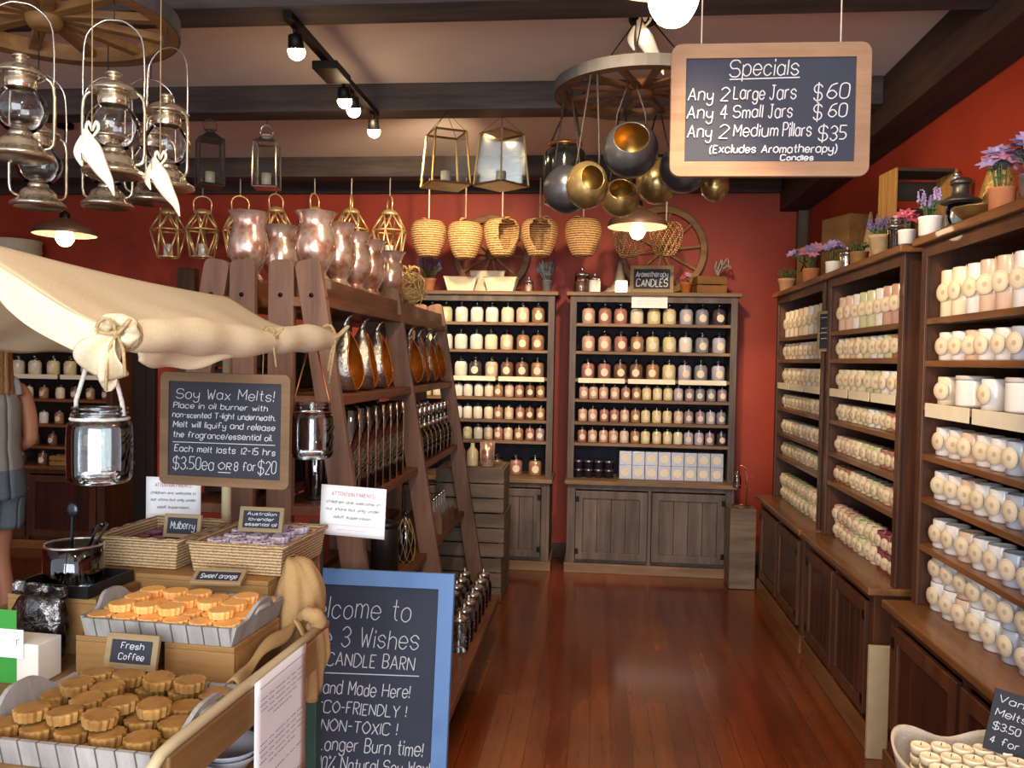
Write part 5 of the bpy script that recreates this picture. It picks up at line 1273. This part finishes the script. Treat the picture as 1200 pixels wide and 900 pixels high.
def plant(name, label, p, pk, pm, fl, seed, h=.12, spread=.06, nst=14, cat='plant', sc=1.0, heads=None, hs=.012):
    t = empty(name, label, cat, p); t.scale = (sc, sc, sc); r_ = random.Random(seed)
    pr = pot_mesh(pk); MB().lathe(pr+[(.001, pr[-1][1])], 20).build('pot', pm, t)
    z0 = pr[-1][1]; st = MB(); hd = MB(); hd2 = MB()
    for k in range(nst):
        a = r_.uniform(0, 6.28); q = r_.uniform(.15, 1)**.6; b = Vector((.02*math.cos(a)*q, .02*math.sin(a)*q, z0)); e = Vector((spread*math.cos(a)*q, spread*math.sin(a)*q, z0+h*r_.uniform(.65, 1)*(1.1-.35*q)))
        st.tube([b, b.lerp(e, .5)+Vector((0, 0, .012)), e], [.002, .0018, .0012], 5)
        for u in (.45, .7):       # leaves
            c = b.lerp(e, u); d = Vector((math.cos(a+u*9), math.sin(a+u*9), .4)).normalized()*.022; n = d.orthogonal().normalized()*.006
            st.add([c, c+d*.5+n, c+d, c+d*.5-n], [(0, 1, 2, 3)])
        if heads:
            mb = hd if heads[0] == 'spike' else MB()
            if heads[0] == 'spike':
                for u in range(7): mb.sphere(e+Vector((r_.uniform(-.004, .004), r_.uniform(-.004, .004), .0065*u-.01)), .0062-.0005*u, 6, 4)
            else:
                d = Vector((math.cos(a)*q*.7, math.sin(a)*q*.7-.4, .8)).normalized(); u1 = d.orthogonal().normalized(); u2 = d.cross(u1)
                for i in range(7):
                    an = 2*PI*i/7; w_ = (u1*math.cos(an)+u2*math.sin(an)); tn = (-u1*math.sin(an)+u2*math.cos(an))
                    mb.add([e, e+w_*hs*.6+tn*hs*.35+d*.003, e+w_*hs*1.2+d*.006, e+w_*hs*.6-tn*hs*.35+d*.003], [(0, 1, 2, 3)])
                mb.sphere(e+d*.003, hs*.28, 6, 4); mb.build('flower_head', fl[1+(k % (len(fl)-1))], t)
    st.build('stems_and_leaves', LEAF if fl[0] is None else fl[0], t)
    if hd.v: hd.build('flower_spikes', fl[1], t)
    return t
# left back cabinet top
yb = 6.28
def bx(px, y=yb): return at(px, 330, y).x
plant('lavender_pot', 'purple lavender pot on left end of the left back cabinet', (bx(503), yb, ZT), 'cone', TERRA, (LEAF, LAV), 1, .16, .085, 26, heads=['spike'], sc=1.15)
def boat(label, p, rz, L_, H, ry=0):
    t = empty('wooden_punnet', label, 'box', p, rz); t.rotation_euler.y = ry
    a, b, c, d = L_/2, .055, .03, .022; e = .006
    lo = [(-a+c, -b+.012, 0), (a-c, -b+.012, 0), (a-c, b-.012, 0), (-a+c, b-.012, 0)]; hi = [(-a, -b, H), (a, -b, H), (a, b, H), (-a, b, H)]
    li = [(x*.96, y*.9, .006) for x, y, z in lo]; hii = [(x*.965, y*.9, H) for x, y, z in hi]
    vs = lo+hi+hii+li; fs = [(3, 2, 1, 0), (12, 13, 14, 15)]
    for k in range(3):
        for i in range(4): fs.append((k*4+i, k*4+(i+1) % 4, k*4+4+(i+1) % 4, k*4+4+i))
    MB().add(vs, fs).build('box_body', CRM, t, bevel=.002)
    m = MB(); 
    for i in range(4):
        p0, p1 = Vector(hi[i]), Vector(hi[(i+1) % 4]); m.tube([p0.lerp(p1, .0), p1], .004, 6)
    m.build('rim_strip', CRM, t); return t
boat('cream wooden punnet at left on the left back cabinet top', (bx(540), yb-.02, ZT), .15, .25, .105)
boat('cream wooden punnet at right on the left back cabinet top', (bx(588), yb-.02, ZT), -.1, .25, .105)
boat('cream wooden punnet propped behind the other two', (bx(569), yb+.125, ZT), .05, .27, .165)
def sjar(label, p, sc, body, name='apothecary_jar', cat='jar', fill=None):
    t = empty(name, label, cat, p); t.scale = (sc, sc, sc)
    nocap(MB(), cat_rom([(.001, .001), (.040, .0), (.045, .006), (.045, .085), (.040, .10)], 2), 20).build('glass_body', body, t)
    if fill: MB().lathe([(.038, .005), (.042, .008), (.042, .07), (.001, .07)], 16).build('filling', fill, t)
    MB().lathe(cat_rom([(.042, .098), (.046, .104), (.043, .115), (.02, .126), (.008, .13), (.012, .145), (.006, .156), (.001, .158)], 2), 18).build('lid', SIL, t)
    return t
sjar('small lidded glass jar on the left back cabinet, beside the blue lavender', (bx(620), yb, ZT), .75, GL1, fill=wax('peach'))
plant('lavender_bucket', 'dusty blue lavender in a zinc bucket on the left back cabinet', (bx(641), yb, ZT), 'bucket', ZINC, (LAVB, LAVB), 6, .15, .085, 34, heads=['spike'], sc=1.0)
# right back cabinet top
sjar('tall lidded glass jar at left on the right back cabinet', (bx(682), yb, ZT), 1.25, GL1, fill=wax('brown'))
sjar('small white lidded pot beside the tall glass jar', (bx(697), yb-.01, ZT), .95, WHT, 'lidded_pot', 'jar')
t = empty('folded_cloth', 'folded grey fabric bundle behind the glowing cube candle', 'cloth', (bx(728), yb+.10, ZT))
MB().grid(lambda i, j: (.17*(i-.5)*2*(.9-.15*math.sin(3*j)), .055*(j-.5)*2*(1-abs(i-.5)*.6), .006+(.165*math.exp(-((i-.46)/.15)**2)+.075*math.sin(PI*i))*math.sin(PI*j)+.012*math.sin(17*i)*math.sin(PI*j)), 30, 12).build('folded_fabric', mat('taupe_cloth', '#9a8474', .95, scale=90, var=.12), t, solid=.004)
t = empty('cube_candle', 'glowing white cube candle on the right back cabinet', 'candle', (bx(728), yb-.03, ZT))
rbox(MB(), -.042, .042, -.042, .042, 0, .085, .008).build('frosted_cube', emit('frosted_glow', '#ffe8c0', 5), t)
MB().tube([(0, 0, .085), (0, 0, .096)], .0015, 5).build('wick', IRON, t)
p = at(764, 339, 6.16)
s = .0062
board('aromatherapy_sign', 'small wood framed aromatherapy candles chalk sign on the right back cabinet', 'sign', (p.x, 6.20, ZT), R(-3), R(-7), .315, .20, .026, PALEW, SLATE, [('Aromatherapy', -.115, .082, .038, .23), ('CANDLES', -.112, .155, .052, .225)], .0042, thick=.016)
plant('flower_pot', 'little pink flower in an amber pot right of the candles sign', (bx(804), yb, ZT), 'cone', mat('amber_pot', '#b4662c', .5, var=.1), (LEAF, PINKP, ROSEP), 3, .10, .03, 5, heads=['flower'], hs=.03, sc=.95)
c = crate('small brown wooden box at right end of the right back cabinet top', (bx(832), yb+.03, ZT), .22, .15, .13, wood('brown_box_wood', '#9a6c34', '#684420', 'x', 7, .7), 2, rz=.15)
MB().box(-.098, .098, -.063, .063, .118, .129).build('lid_board', W_CRATE, c)
t = empty('ribbon_bundle', 'pale gauze ribbon bundle on top of the brown wooden box', 'ornament', (bx(842), yb+.03, ZT+.1305)); m = MB()
for k in range(7):
    a = k*.9; m.tube(cat_rom([(0, 0, .006), (.02*math.cos(a), .02*math.sin(a), .05), (.05*math.cos(a)+.03, .04*math.sin(a), .085+.008*k), (.06*math.cos(a)+.03, .05*math.sin(a), .06)], 3), [.006]*10, 6)
m.build('gauze_loops', mat('grey_gauze', '#a89c98', .9, var=.1), t)
# white notice pinned to the right back cabinet's top rail
t = empty('paper_notice', 'white card pinned to top rail of the right back cabinet', 'notice', (at(761, 360, 6.19).x, YS-.0145, at(761, 361, 6.19).z), 0)
MB().box(-.13, .13, -.001, .001, 0, .10).build('sheet', PAPER, t)
l = MB()
for k in range(3): write(l, strokes('--- ----- --', -.09, .07-.022*k, .008, .18-.03*k), .0012, -.0015)
l.build('red_text', INKR, t)
# far left cabinet: pale hamper and small things on the counter
t = empty('wicker_hamper', 'pale woven hamper on top of the far left cabinet', 'basket', (at(15, 290, 6.3).x, 6.3, ZT))
MB().lathe(cat_rom([(.16, 0), (.19, .05), (.205, .2), (.21, .36), (.20, .37)], 3)+[(.19, .36), (.17, .02), (.001, .015)], 36).build('woven_body', wick('pale_wicker', '#e8dcc0', '#b4a482'), t)
for z in (.05, .13, .21, .29, .37): MB().tube([(.208*math.cos(a*PI/20), .208*math.sin(a*PI/20), z) for a in range(40)], .009, 6, closed=True).build('woven_hoop', MATS['pale_wicker'], t)
t = crate('small wooden box on the counter of the far left cabinet', (at(78, 560, 6.12).x, 6.14, .6606), .24, .12, .08, PINE, 2)
for k, (px, c) in enumerate(((50, 'brown'), (112, 'tan'), (26, 'dark'))):
    jar_proto('small', c).put((at(px, 560, 6.14).x, 6.14, .6606), '%s small lidded jar on the far left counter, %s of the pine box' % (c, ['just left', 'right', 'well left'][k]), .2)
# right wall cabinets' tops
def rt(px, X): 
    a = at(px, 300, 1.0); return X/(a.x)
def rp(px, X, z=ZT2): return Vector((X, rt(px, X), z))
plant('potted_herb', 'terracotta potted herb farthest back on the right cabinets', rp(923, 1.27), 'cone', mat('pale_terracotta', '#c09470', .85, var=.1), (LEAF,), 8, .09, .05, 22, sc=1.25)
plant('flower_pot', 'lilac and pink flowers in terracotta pot on farthest right cabinet', rp(951, 1.22), 'low', TERRA, (LEAF, LILAC, PINKP), 9, .13, .10, 18, heads=['flower'], hs=.03, sc=1.15)
plant('flower_pot', 'lilac flowers in white pot beside the farthest right cabinet end', rp(977, 1.23), 'low', WHT, (LEAF, LILAC), 10, .12, .065, 12, heads=['flower'], hs=.026, sc=1.0)
t = empty('wooden_plaque', 'upright wooden plaque with a dark star figure against the right wall', 'plaque', rp(945, 1.47)); t.rotation_euler = (0, 0, R(-62))
MB().box(-.085, .085, -.012, .012, 0, .37).build('plank_pair', PINE, t, bevel=.003)
m = MB()
for a in (0, 72, 144, 216, 288): m.bar((0, -.016, .25), (.055*math.sin(R(a)), -.016, .25+.07*math.cos(R(a))), .010, .006, (0, 1, 0))
m.sphere((0, -.016, .25), .014, 8, 6); m.build('iron_star', IRON, t)
c = crate('upright honey wooden crate standing on the farthest right cabinet', rp(990, 1.44), .26, .14, .40, PINE, 1, rz=R(-70)); 
sjar('small silver lidded jar between the flower pots on the right cabinets', rp(993, 1.24), .8, SIL, 'lidded_pot')
plant('potted_herb', 'green herb in square wooden pot on the middle right cabinet', rp(1007, 1.25), 'low', PINE, (LEAF,), 12, .07, .04, 24, sc=1.05)
t = empty('wicker_cone', 'slim woven cone standing behind the stone planter', 'ornament', rp(1019, 1.46)); MB().lathe([(.06, 0), (.056, .02), (.030, .22), (.006, .36), (.001, .362)], 24).build('woven_cone', wick('cone_wicker', '#dcc896', '#a08450'), t)
plant('stone_planter', 'sandstone planter of purple sprigs on the middle right cabinet', rp(1031, 1.20), 'cone', mat('sandstone', '#b89a74', .9, var=.1, scale=40), (LEAF, LAV), 14, .08, .05, 20, heads=['spike'], sc=1.0)
# big open crate on its side
t = empty('open_crate', 'large open wooden crate tipped on its side on the middle right cabinet', 'crate', rp(1072, 1.395)); t.rotation_euler = (0, 0, R(6))
CRW = wood('golden_crate_slats', '#c0904c', '#8a6030', 'z', 7, .65); DKI = wood('dark_crate_wood', '#4a3a30', '#2c221c', 'x', 7, .8)
W_, D_, H_ = .27, .17, .385
for k in range(3): MB().box(-W_/2, -W_/2+.012, -D_/2+k*D_/3+.003, -D_/2+(k+1)*D_/3-.003, 0, H_).build('side_slat', CRW, t, bevel=.002)
for k in range(3): MB().box(W_/2-.012, W_/2, -D_/2+k*D_/3+.003, -D_/2+(k+1)*D_/3-.003, 0, H_).build('side_slat', CRW, t, bevel=.002)
MB().box(-W_/2+.012, W_/2-.012, -D_/2, D_/2, H_-.014, H_).build('top_board', DKI, t, bevel=.002); MB().box(-W_/2+.012, W_/2-.012, -D_/2, D_/2, 0, .014).build('bottom_board', DKI, t, bevel=.002)
for k in range(3): MB().box(-W_/2+.012, W_/2-.012, D_/2-.012, D_/2, .014+k*.12+(.0 if k < 2 else .02), .12+k*.12).build('back_slat', DKI, t, bevel=.002)
p = rp(1049, 1.23); boxlantern('small silver lantern in front of the open crate', p, .06, .105, .9, .3, SIL, .07, string=False and True, cw_=.006) if False else None
t = empty('small_lantern', 'small silver lantern in front of the open crate', 'lantern', rp(1049, 1.235))
nocap(MB(), [(.034, .012), (.034, .10)], 20).build('glass_body', GL1, t); MB().lathe([(.04, 0), (.042, .004), (.04, .014), (.001, .014)], 20).build('base', SIL, t)
MB().lathe(cat_rom([(.038, .10), (.042, .104), (.040, .112), (.022, .125), (.02, .14), (.026, .144), (.012, .156), (.001, .158)], 2), 20).build('cap', SIL, t)
plant('rose_vase', 'pink and red rose in a small white vase on the right cabinets', rp(1062, 1.195), 'low', WHT, (LEAF, ROSEP, PINKP), 21, .10, .035, 6, heads=['flower'], hs=.045, sc=.8)
plant('lavender_pot', 'lavender in a white pot before the brass saucer', rp(1089, 1.20), 'low', WHT, (LEAF, LILAC), 17, .10, .05, 18, heads=['spike'], sc=1.0)
t = empty('wooden_block', 'small pale wooden block beside the lavender in white pot', 'box', rp(1083, 1.275)); MB().box(-.03, .03, -.03, .03, 0, .085).build('block', PINE, t, bevel=.003); MB().box(-.032, .032, -.032, .032, .085, .095).build('lid', PINE, t, bevel=.002)
t = empty('hurricane_lamp', 'dark metal hurricane lamp on the nearest right cabinet', 'lantern', rp(1124, 1.27)); DZ = mat('dark_zinc', '#5a5854')
nocap(MB(), cat_rom([(.040, .03), (.047, .05), (.047, .085), (.038, .10)], 3), 24).build('glass_chimney', GL1, t); MB().lathe(cat_rom([(.05, 0), (.055, .006), (.05, .022), (.04, .03), (.02, .034)], 3), 24).build('base', DZ, t)
nocap(MB(), cat_rom([(.04, .10), (.064, .104), (.066, .112), (.045, .125), (.030, .135), (.028, .165), (.036, .17), (.036, .182), (.018, .194), (.001, .196)], 3), 24).build('cap', DZ, t)
t = empty('brass_saucer', 'wide brass saucer beside the dark hurricane lamp', 'dish', rp(1147, 1.245)); 
MB().lathe(cat_rom([(.03, 0), (.034, .006), (.06, .02), (.085, .045), (.084, .047), (.056, .024), (.02, .012), (.001, .011)], 3), 28).build('dish', BRS, t); MB().tube([(.084, 0, .045), (.115, 0, .052), (.122, 0, .043), (.11, 0, .036)], .003, 6).build('finger_loop', BRS, t)
t = empty('blue_bottle', 'tall pale blue bottle behind the dark hurricane lamp', 'bottle', rp(1118, 1.47)); MB().lathe(cat_rom([(.001, 0), (.035, .0), (.04, .01), (.04, .19), (.018, .24), (.014, .30), (.017, .302), (.017, .315)], 3), 20).build('glass_body', mat('blue_glass_bottle', '#8aa0b8', .15, var=.08, coat=.5), t); MB().lathe([(.013, .315), (.015, .33), (.001, .332)], 12).build('stopper', SIL, t)
t = empty('gold_cone', 'gold beaded cone ornament at right edge of the nearest cabinet top', 'ornament', rp(1168, 1.44)); MB().lathe(cat_rom([(.09, 0), (.085, .05), (.06, .17), (.03, .27), (.008, .32), (.001, .325)], 3), 28).build('beaded_cone', mat('gold_beads', '#d0ac64', .4, .5, var=.25, scale=70, bump=.8), t)
plant('flower_pot', 'pink gerbera and purple flowers in terracotta pot at right edge', rp(1172, 1.21), 'low', TERRA, (LEAF, PINKP, LILAC), 25, .14, .045, 14, heads=['flower'], hs=.040, sc=.95)
plant('flower_bucket', 'purple blooms in galvanised bucket cut by the right photo edge', rp(1208, 1.25), 'bucket', ZINC, (LEAF, LILAC, LAV), 27, .14, .07, 20, heads=['flower'], hs=.034, sc=.95)
# small chalk sign on the post between the right cabinets
p = at(960, 412, 4.56); 
board('post_sign', 'tiny framed chalk sign on the post between farthest and middle cabinets', 'sign', (XS-.012, 4.56, p.z), R(-68), 0, .10, .215, .015, PALEW, SLATE, [('----', -.026, .05, .03, .052), ('---', -.022, .10, .02, .052), ('----', -.026, .125, .02, .052), ('---', -.02, .155, .02, .04)], .0022, thick=.012)
# pale board in the gap between middle and nearest cabinets
t = empty('pale_board', 'pale board wedged between the middle and nearest right cabinets', 'board', (XF+.055, 3.385, 0)); MB().box(-.085, .085, -.011, .011, 0.001, .45).build('panel', mat('pale_yellow_board', '#c8b088', .8, var=.08), t, bevel=.002)
# ---------------------------------------------------------------- basket of tealights at lower right
c = crate('low wooden crate under the burlap basket at lower right', (.865, 1.90, 0), .36, .42, .54, W_RACK, 4)
MB().box(-.165, .165, -.195, .195, .525, .539).build('lid_board', W_RACK, c)
LIN = mat('grey_linen', '#b8ac9c', .95, scale=150, var=.08, bump=.15)
t = empty('linen_basket', 'grey linen lined basket of tealights at lower right', 'basket', (.865, 1.90, .5406))
def bask(i, j):
    a = 2*PI*i; sx, sy = .165, .19; e = .55
    c, s_ = math.cos(a), math.sin(a); q = (abs(c)**(2/e)+abs(s_)**(2/e))**(-e/2)
    k = .82+.18*j; rim = .006*math.sin(6*a+1)*j+.020*j*(abs(c*s_)*2)**2
    return (sx*c*q*k, sy*s_*q*k, .004+(.118+rim)*j)
MB().grid(bask, 64, 10).build('linen_side', LIN, t, solid=.006)
MB().add([(-.13, -.15, .001), (.13, -.15, .001), (.13, .15, .001), (-.13, .15, .001), (-.13, -.15, .012), (.13, -.15, .012), (.13, .15, .012), (-.13, .15, .012)], [(3, 2, 1, 0), (4, 5, 6, 7), (0, 1, 5, 4), (1, 2, 6, 5), (2, 3, 7, 6), (3, 0, 4, 7)]).build('base', LIN, t)
m = MB().tube([(-.155, -.175, .128), (-.165, -.19, .10), (-.16, -.185, .06), (-.168, -.192, .03)], [.008, .014, .012, .006], 8); m.build('knotted_corner', HESS, t)
tl = MB().lathe([(.020, 0), (.022, .002), (.022, .016), (.0205, .018), (.019, .0165), (.001, .0165)], 20); ot = tl.build('tealight', wax('cream')); ot['category'] = 'candle'
MB().tube([(0, 0, .0165), (.001, 0, .023)], .001, 5).build('wick', IRON, ot); RTL = Repeat(ot)
for lay in range(5):
    for j in range(5):
        for i in range(5):
            if lay < 4 and 0 < i < 4 and 0 < j < 4: continue
            RTL.put((.865-.094+i*.047, 1.90-.11+j*.055+((i % 2)*.004), .5406+.0128+lay*.0245), 'cream tealight in the linen basket, %s from left, %s row, %s layer' % (ORD[i], ORD[j], ['lowest', 'second', 'middle', 'fourth', 'top'][lay]), 0, 'tealights in the linen basket')
P_ = at(1186, 888, 1.99)
t = empty('price_card', 'black vanilla melts price card standing over the tealight basket', 'price sign', (P_.x, 1.99, P_.z), R(-14)); t.rotation_euler.x = R(-12); t.rotation_euler.y = R(12)
MB().box(-.062, .062, -.002, .002, 0, .14).build('black_card', mat('black_card', '#1c1e26', .7, var=.06), t)
l = MB()
for k, (tx, fr) in enumerate((('Vanilla', .74), ('Melts', .55), ('$3.50 ea', .78), ('4 for', .5))): write(l, strokes(tx, -.052, .112-.031*k, .016, .124*fr*.95), .0010, -.0025)
l.build('chalk_writing', CHALK, t)
MB().box(-.004, .004, .002, .006, -.075, .06).build('stake', PINE, t)
# ---------------------------------------------------------------- customer at the left
SKIN = mat('skin', '#c08464', .55, var=.05, scale=8)
def skin_body(name, joints, edges, m, parent, root=0, sub=2):
    me = bpy.data.meshes.new(name); me.from_pydata([j[0] for j in joints], edges, []); o = bpy.data.objects.new(name, me); COL.objects.link(o)
    me.materials.append(m); o.parent = parent
    md = o.modifiers.new('skin', 'SKIN'); md.use_smooth_shade = True; md.use_x_symmetry = False
    for i, j in enumerate(joints):
        r = j[1]; v = me.skin_vertices[0].data[i]; v.radius = r if isinstance(r, tuple) else (r, r); v.use_root = (i == root)
    s_ = o.modifiers.new('sub', 'SUBSURF'); s_.levels = sub; s_.render_levels = sub
    return o
pp_ = at(-6, 560, 3.95)
# local frame: facing -x (to the left of the photo), y away from the camera
t = empty('person', 'person in grey singlet and denim shorts at the left edge, arm bent forward', 'person', (pp_.x-.02, 3.95, 0), R(-14))
J = [((0, 0, .92), (.115, .150)), ((.0, 0, 1.05), (.095, .125)), ((-.01, 0, 1.20), (.105, .135)), ((.0, 0, 1.34), (.085, .13)), ((.005, 0, 1.41), (.055, .06)), ((-.01, 0, 1.47), (.048, .048)), ((-.03, 0, 1.545), (.078, .066)), ((-.025, 0, 1.63), (.070, .062)),
     # legs 8.. near leg (y<0)
     ((0, -.085, .86), (.092, .090)), ((-.005, -.09, .68), (.078, .078)), ((-.01, -.09, .47), (.052, .052)), ((.015, -.09, .30), (.052, .050)), ((.02, -.09, .09), (.032, .032)), ((-.03, -.09, .038), (.034, .034)), ((-.14, -.095, .026), (.028, .036)),
     ((0, .085, .86), (.092, .090)), ((-.05, .09, .68), (.078, .078)), ((-.06, .09, .47), (.052, .052)), ((-.02, .09, .30), (.052, .050)), ((0.0, .09, .09), (.032, .032)), ((-.05, .09, .038), (.034, .034)), ((-.16, .095, .026), (.028, .036)),
     # arms 22.. near arm
     ((.01, -.165, 1.345), (.052, .052)), ((.04, -.20, 1.20), (.046, .046)), ((.06, -.205, 1.07), (.040, .040)), ((-.06, -.195, 1.03), (.037, .037)), ((-.18, -.165, 1.035), (.027, .027)), ((-.225, -.155, 1.04), (.030, .018)),
     ((.01, .165, 1.345), (.052, .052)), ((.02, .20, 1.20), (.046, .046)), ((.03, .205, 1.07), (.040, .040)), ((-.08, .18, 1.03), (.037, .037)), ((-.19, .13, 1.05), (.027, .027)), ((-.235, .11, 1.06), (.030, .018))]
E = [(0, 1), (1, 2), (2, 3), (3, 4), (4, 5), (5, 6), (6, 7), (0, 8), (8, 9), (9, 10), (10, 11), (11, 12), (12, 13), (13, 14), (0, 15), (15, 16), (16, 17), (17, 18), (18, 19), (19, 20), (20, 21),
     (3, 22), (22, 23), (23, 24), (24, 25), (25, 26), (26, 27), (3, 28), (28, 29), (29, 30), (30, 31), (31, 32), (32, 33)]
# fingers
for base, y0, d in ((27, -.155, -1), (33, .11, 1)):
    b = Vector(J[base][0])
    for k, (oy, ln) in enumerate(((-.024, .062), (-.008, .072), (.008, .068), (.024, .052))):
        n0 = len(J); p1 = b+Vector((-.035, oy, .0)); p2 = p1+Vector((-ln*.5, oy*.1, -.006)); p3 = p2+Vector((-ln*.45, 0, -.024))
        J += [(tuple(p1), .0105), (tuple(p2), .0090), (tuple(p3), .0075)]; E += [(base, n0), (n0, n0+1), (n0+1, n0+2)]
    n0 = len(J); p1 = b+Vector((.005, -.032*d*-1 if d > 0 else .032, .006)); p2 = p1+Vector((-.03, .012*(-d), .004)); J += [(tuple(p1), .011), (tuple(p2), .0085)]; E += [(base, n0), (n0, n0+1)]
skin_body('body', J, E, SKIN, t)
# face
m = MB(); m.tube([(-.095, 0, 1.60), (-.118, 0, 1.572), (-.098, 0, 1.562)], [.008, .012, .008], 8); m.build('nose', SKIN, t)
m = MB(); m.sphere((-.096, 0, 1.532), .016, 10, 6, (.5, 1.3, .4)); m.build('mouth', mat('lips', '#a85a50', .5, var=.05), t)
for s_ in (-1, 1):
    MB().sphere((-.092, s_*.030, 1.602), .011, 10, 8).build('eye', mat('eye_dark', '#3a2c28', .3, var=.05), t)
    MB().sphere((-.015, s_*.070, 1.585), .020, 10, 8, (.7, .35, 1.2)).build('ear', SKIN, t)
HAIR = mat('blond_hair', '#a87c4c', .55, scale=60, col2='#6e4a2a', stretch=(6, 6, .6))
def hair(i, j):
    a = 2*PI*i; b = PI*.5*(1-j) if j < .5 else 0
    if j < .5:
        u = j/.5; z = 1.60+.118*math.cos(u*PI/2); rr = math.sin(u*PI/2)
        return (-.012+.090*rr*math.cos(a)+(.012 if math.cos(a) > 0 else 0), .085*rr*math.sin(a), z)
    u = (j-.5)/.5; back = .5+.5*math.cos(a)           # longer at the back and sides
    ln = .02+.26*min(1, back*1.5)
    return (-.012+.090*math.cos(a)+.012*(math.cos(a) > 0)+.012*u*math.sin(9*a), .085*math.sin(a)*(1+.1*u)+.004*math.sin(14*a), 1.60-ln*u)
MB().grid(hair, 56, 24).build('long_hair', HAIR, t, solid=.006)
# clothes
TEE = mat('grey_singlet', '#9c988e', .9, scale=120, var=.08); DEN = mat('denim_shorts', '#6e7a84', .9, scale=140, var=.14)
def shell(rings, nm, m, n=36, solid=.006):
    vs = []; k = len(rings)
    def f(i, j):
        u = j*(k-1); a0 = min(int(u), k-2); q = u-a0; A, B = rings[a0], rings[a0+1]; a = 2*PI*i
        cx, cy, rx, ry, z = [A[w_]+(B[w_]-A[w_])*q for w_ in range(5)]
        return (cx+rx*math.cos(a)*(1+.015*math.sin(7*a+z*40)), cy+ry*math.sin(a), z)
    return MB().grid(f, n, (k-1)*4).build(nm, m, t, solid=solid)
shell([(.005, 0, .118, .150, .90), (.0, 0, .122, .156, .96), (.0, 0, .112, .140, 1.06), (-.01, 0, .122, .146, 1.18), (-.005, 0, .115, .146, 1.27), (.0, 0, .098, .126, 1.33)], 'singlet', TEE)
for s_ in (-1, 1): MB().tube(cat_rom([(-.085, s_*.085, 1.325), (-.05, s_*.095, 1.395), (.01, s_*.098, 1.412), (.065, s_*.09, 1.39), (.09, s_*.085, 1.325)], 4), .017, 8).build('shoulder_strap', TEE, t)
sh = shell([(.0, 0, .135, .172, .80), (.0, 0, .132, .172, .86), (.0, 0, .126, .162, .93), (.0, 0, .120, .152, .955)], 'shorts', DEN)
for s_, x0 in ((-1, -.004), (1, -.03)):
    shell([(x0-.002, s_*.092, .098, .092, .63), (x0, s_*.090, .104, .096, .74), (x0*.5, s_*.088, .116, .098, .83)], 'shorts_leg', DEN)
SAND = mat('brown_sandal', '#5a3c28', .7, var=.1)
for x, y in ((-.06, -.093), (-.08, .093)): MB().sphere((x, y, .008), .05, 16, 8, (2.4, .95, .16)).build('sandal', SAND, t)
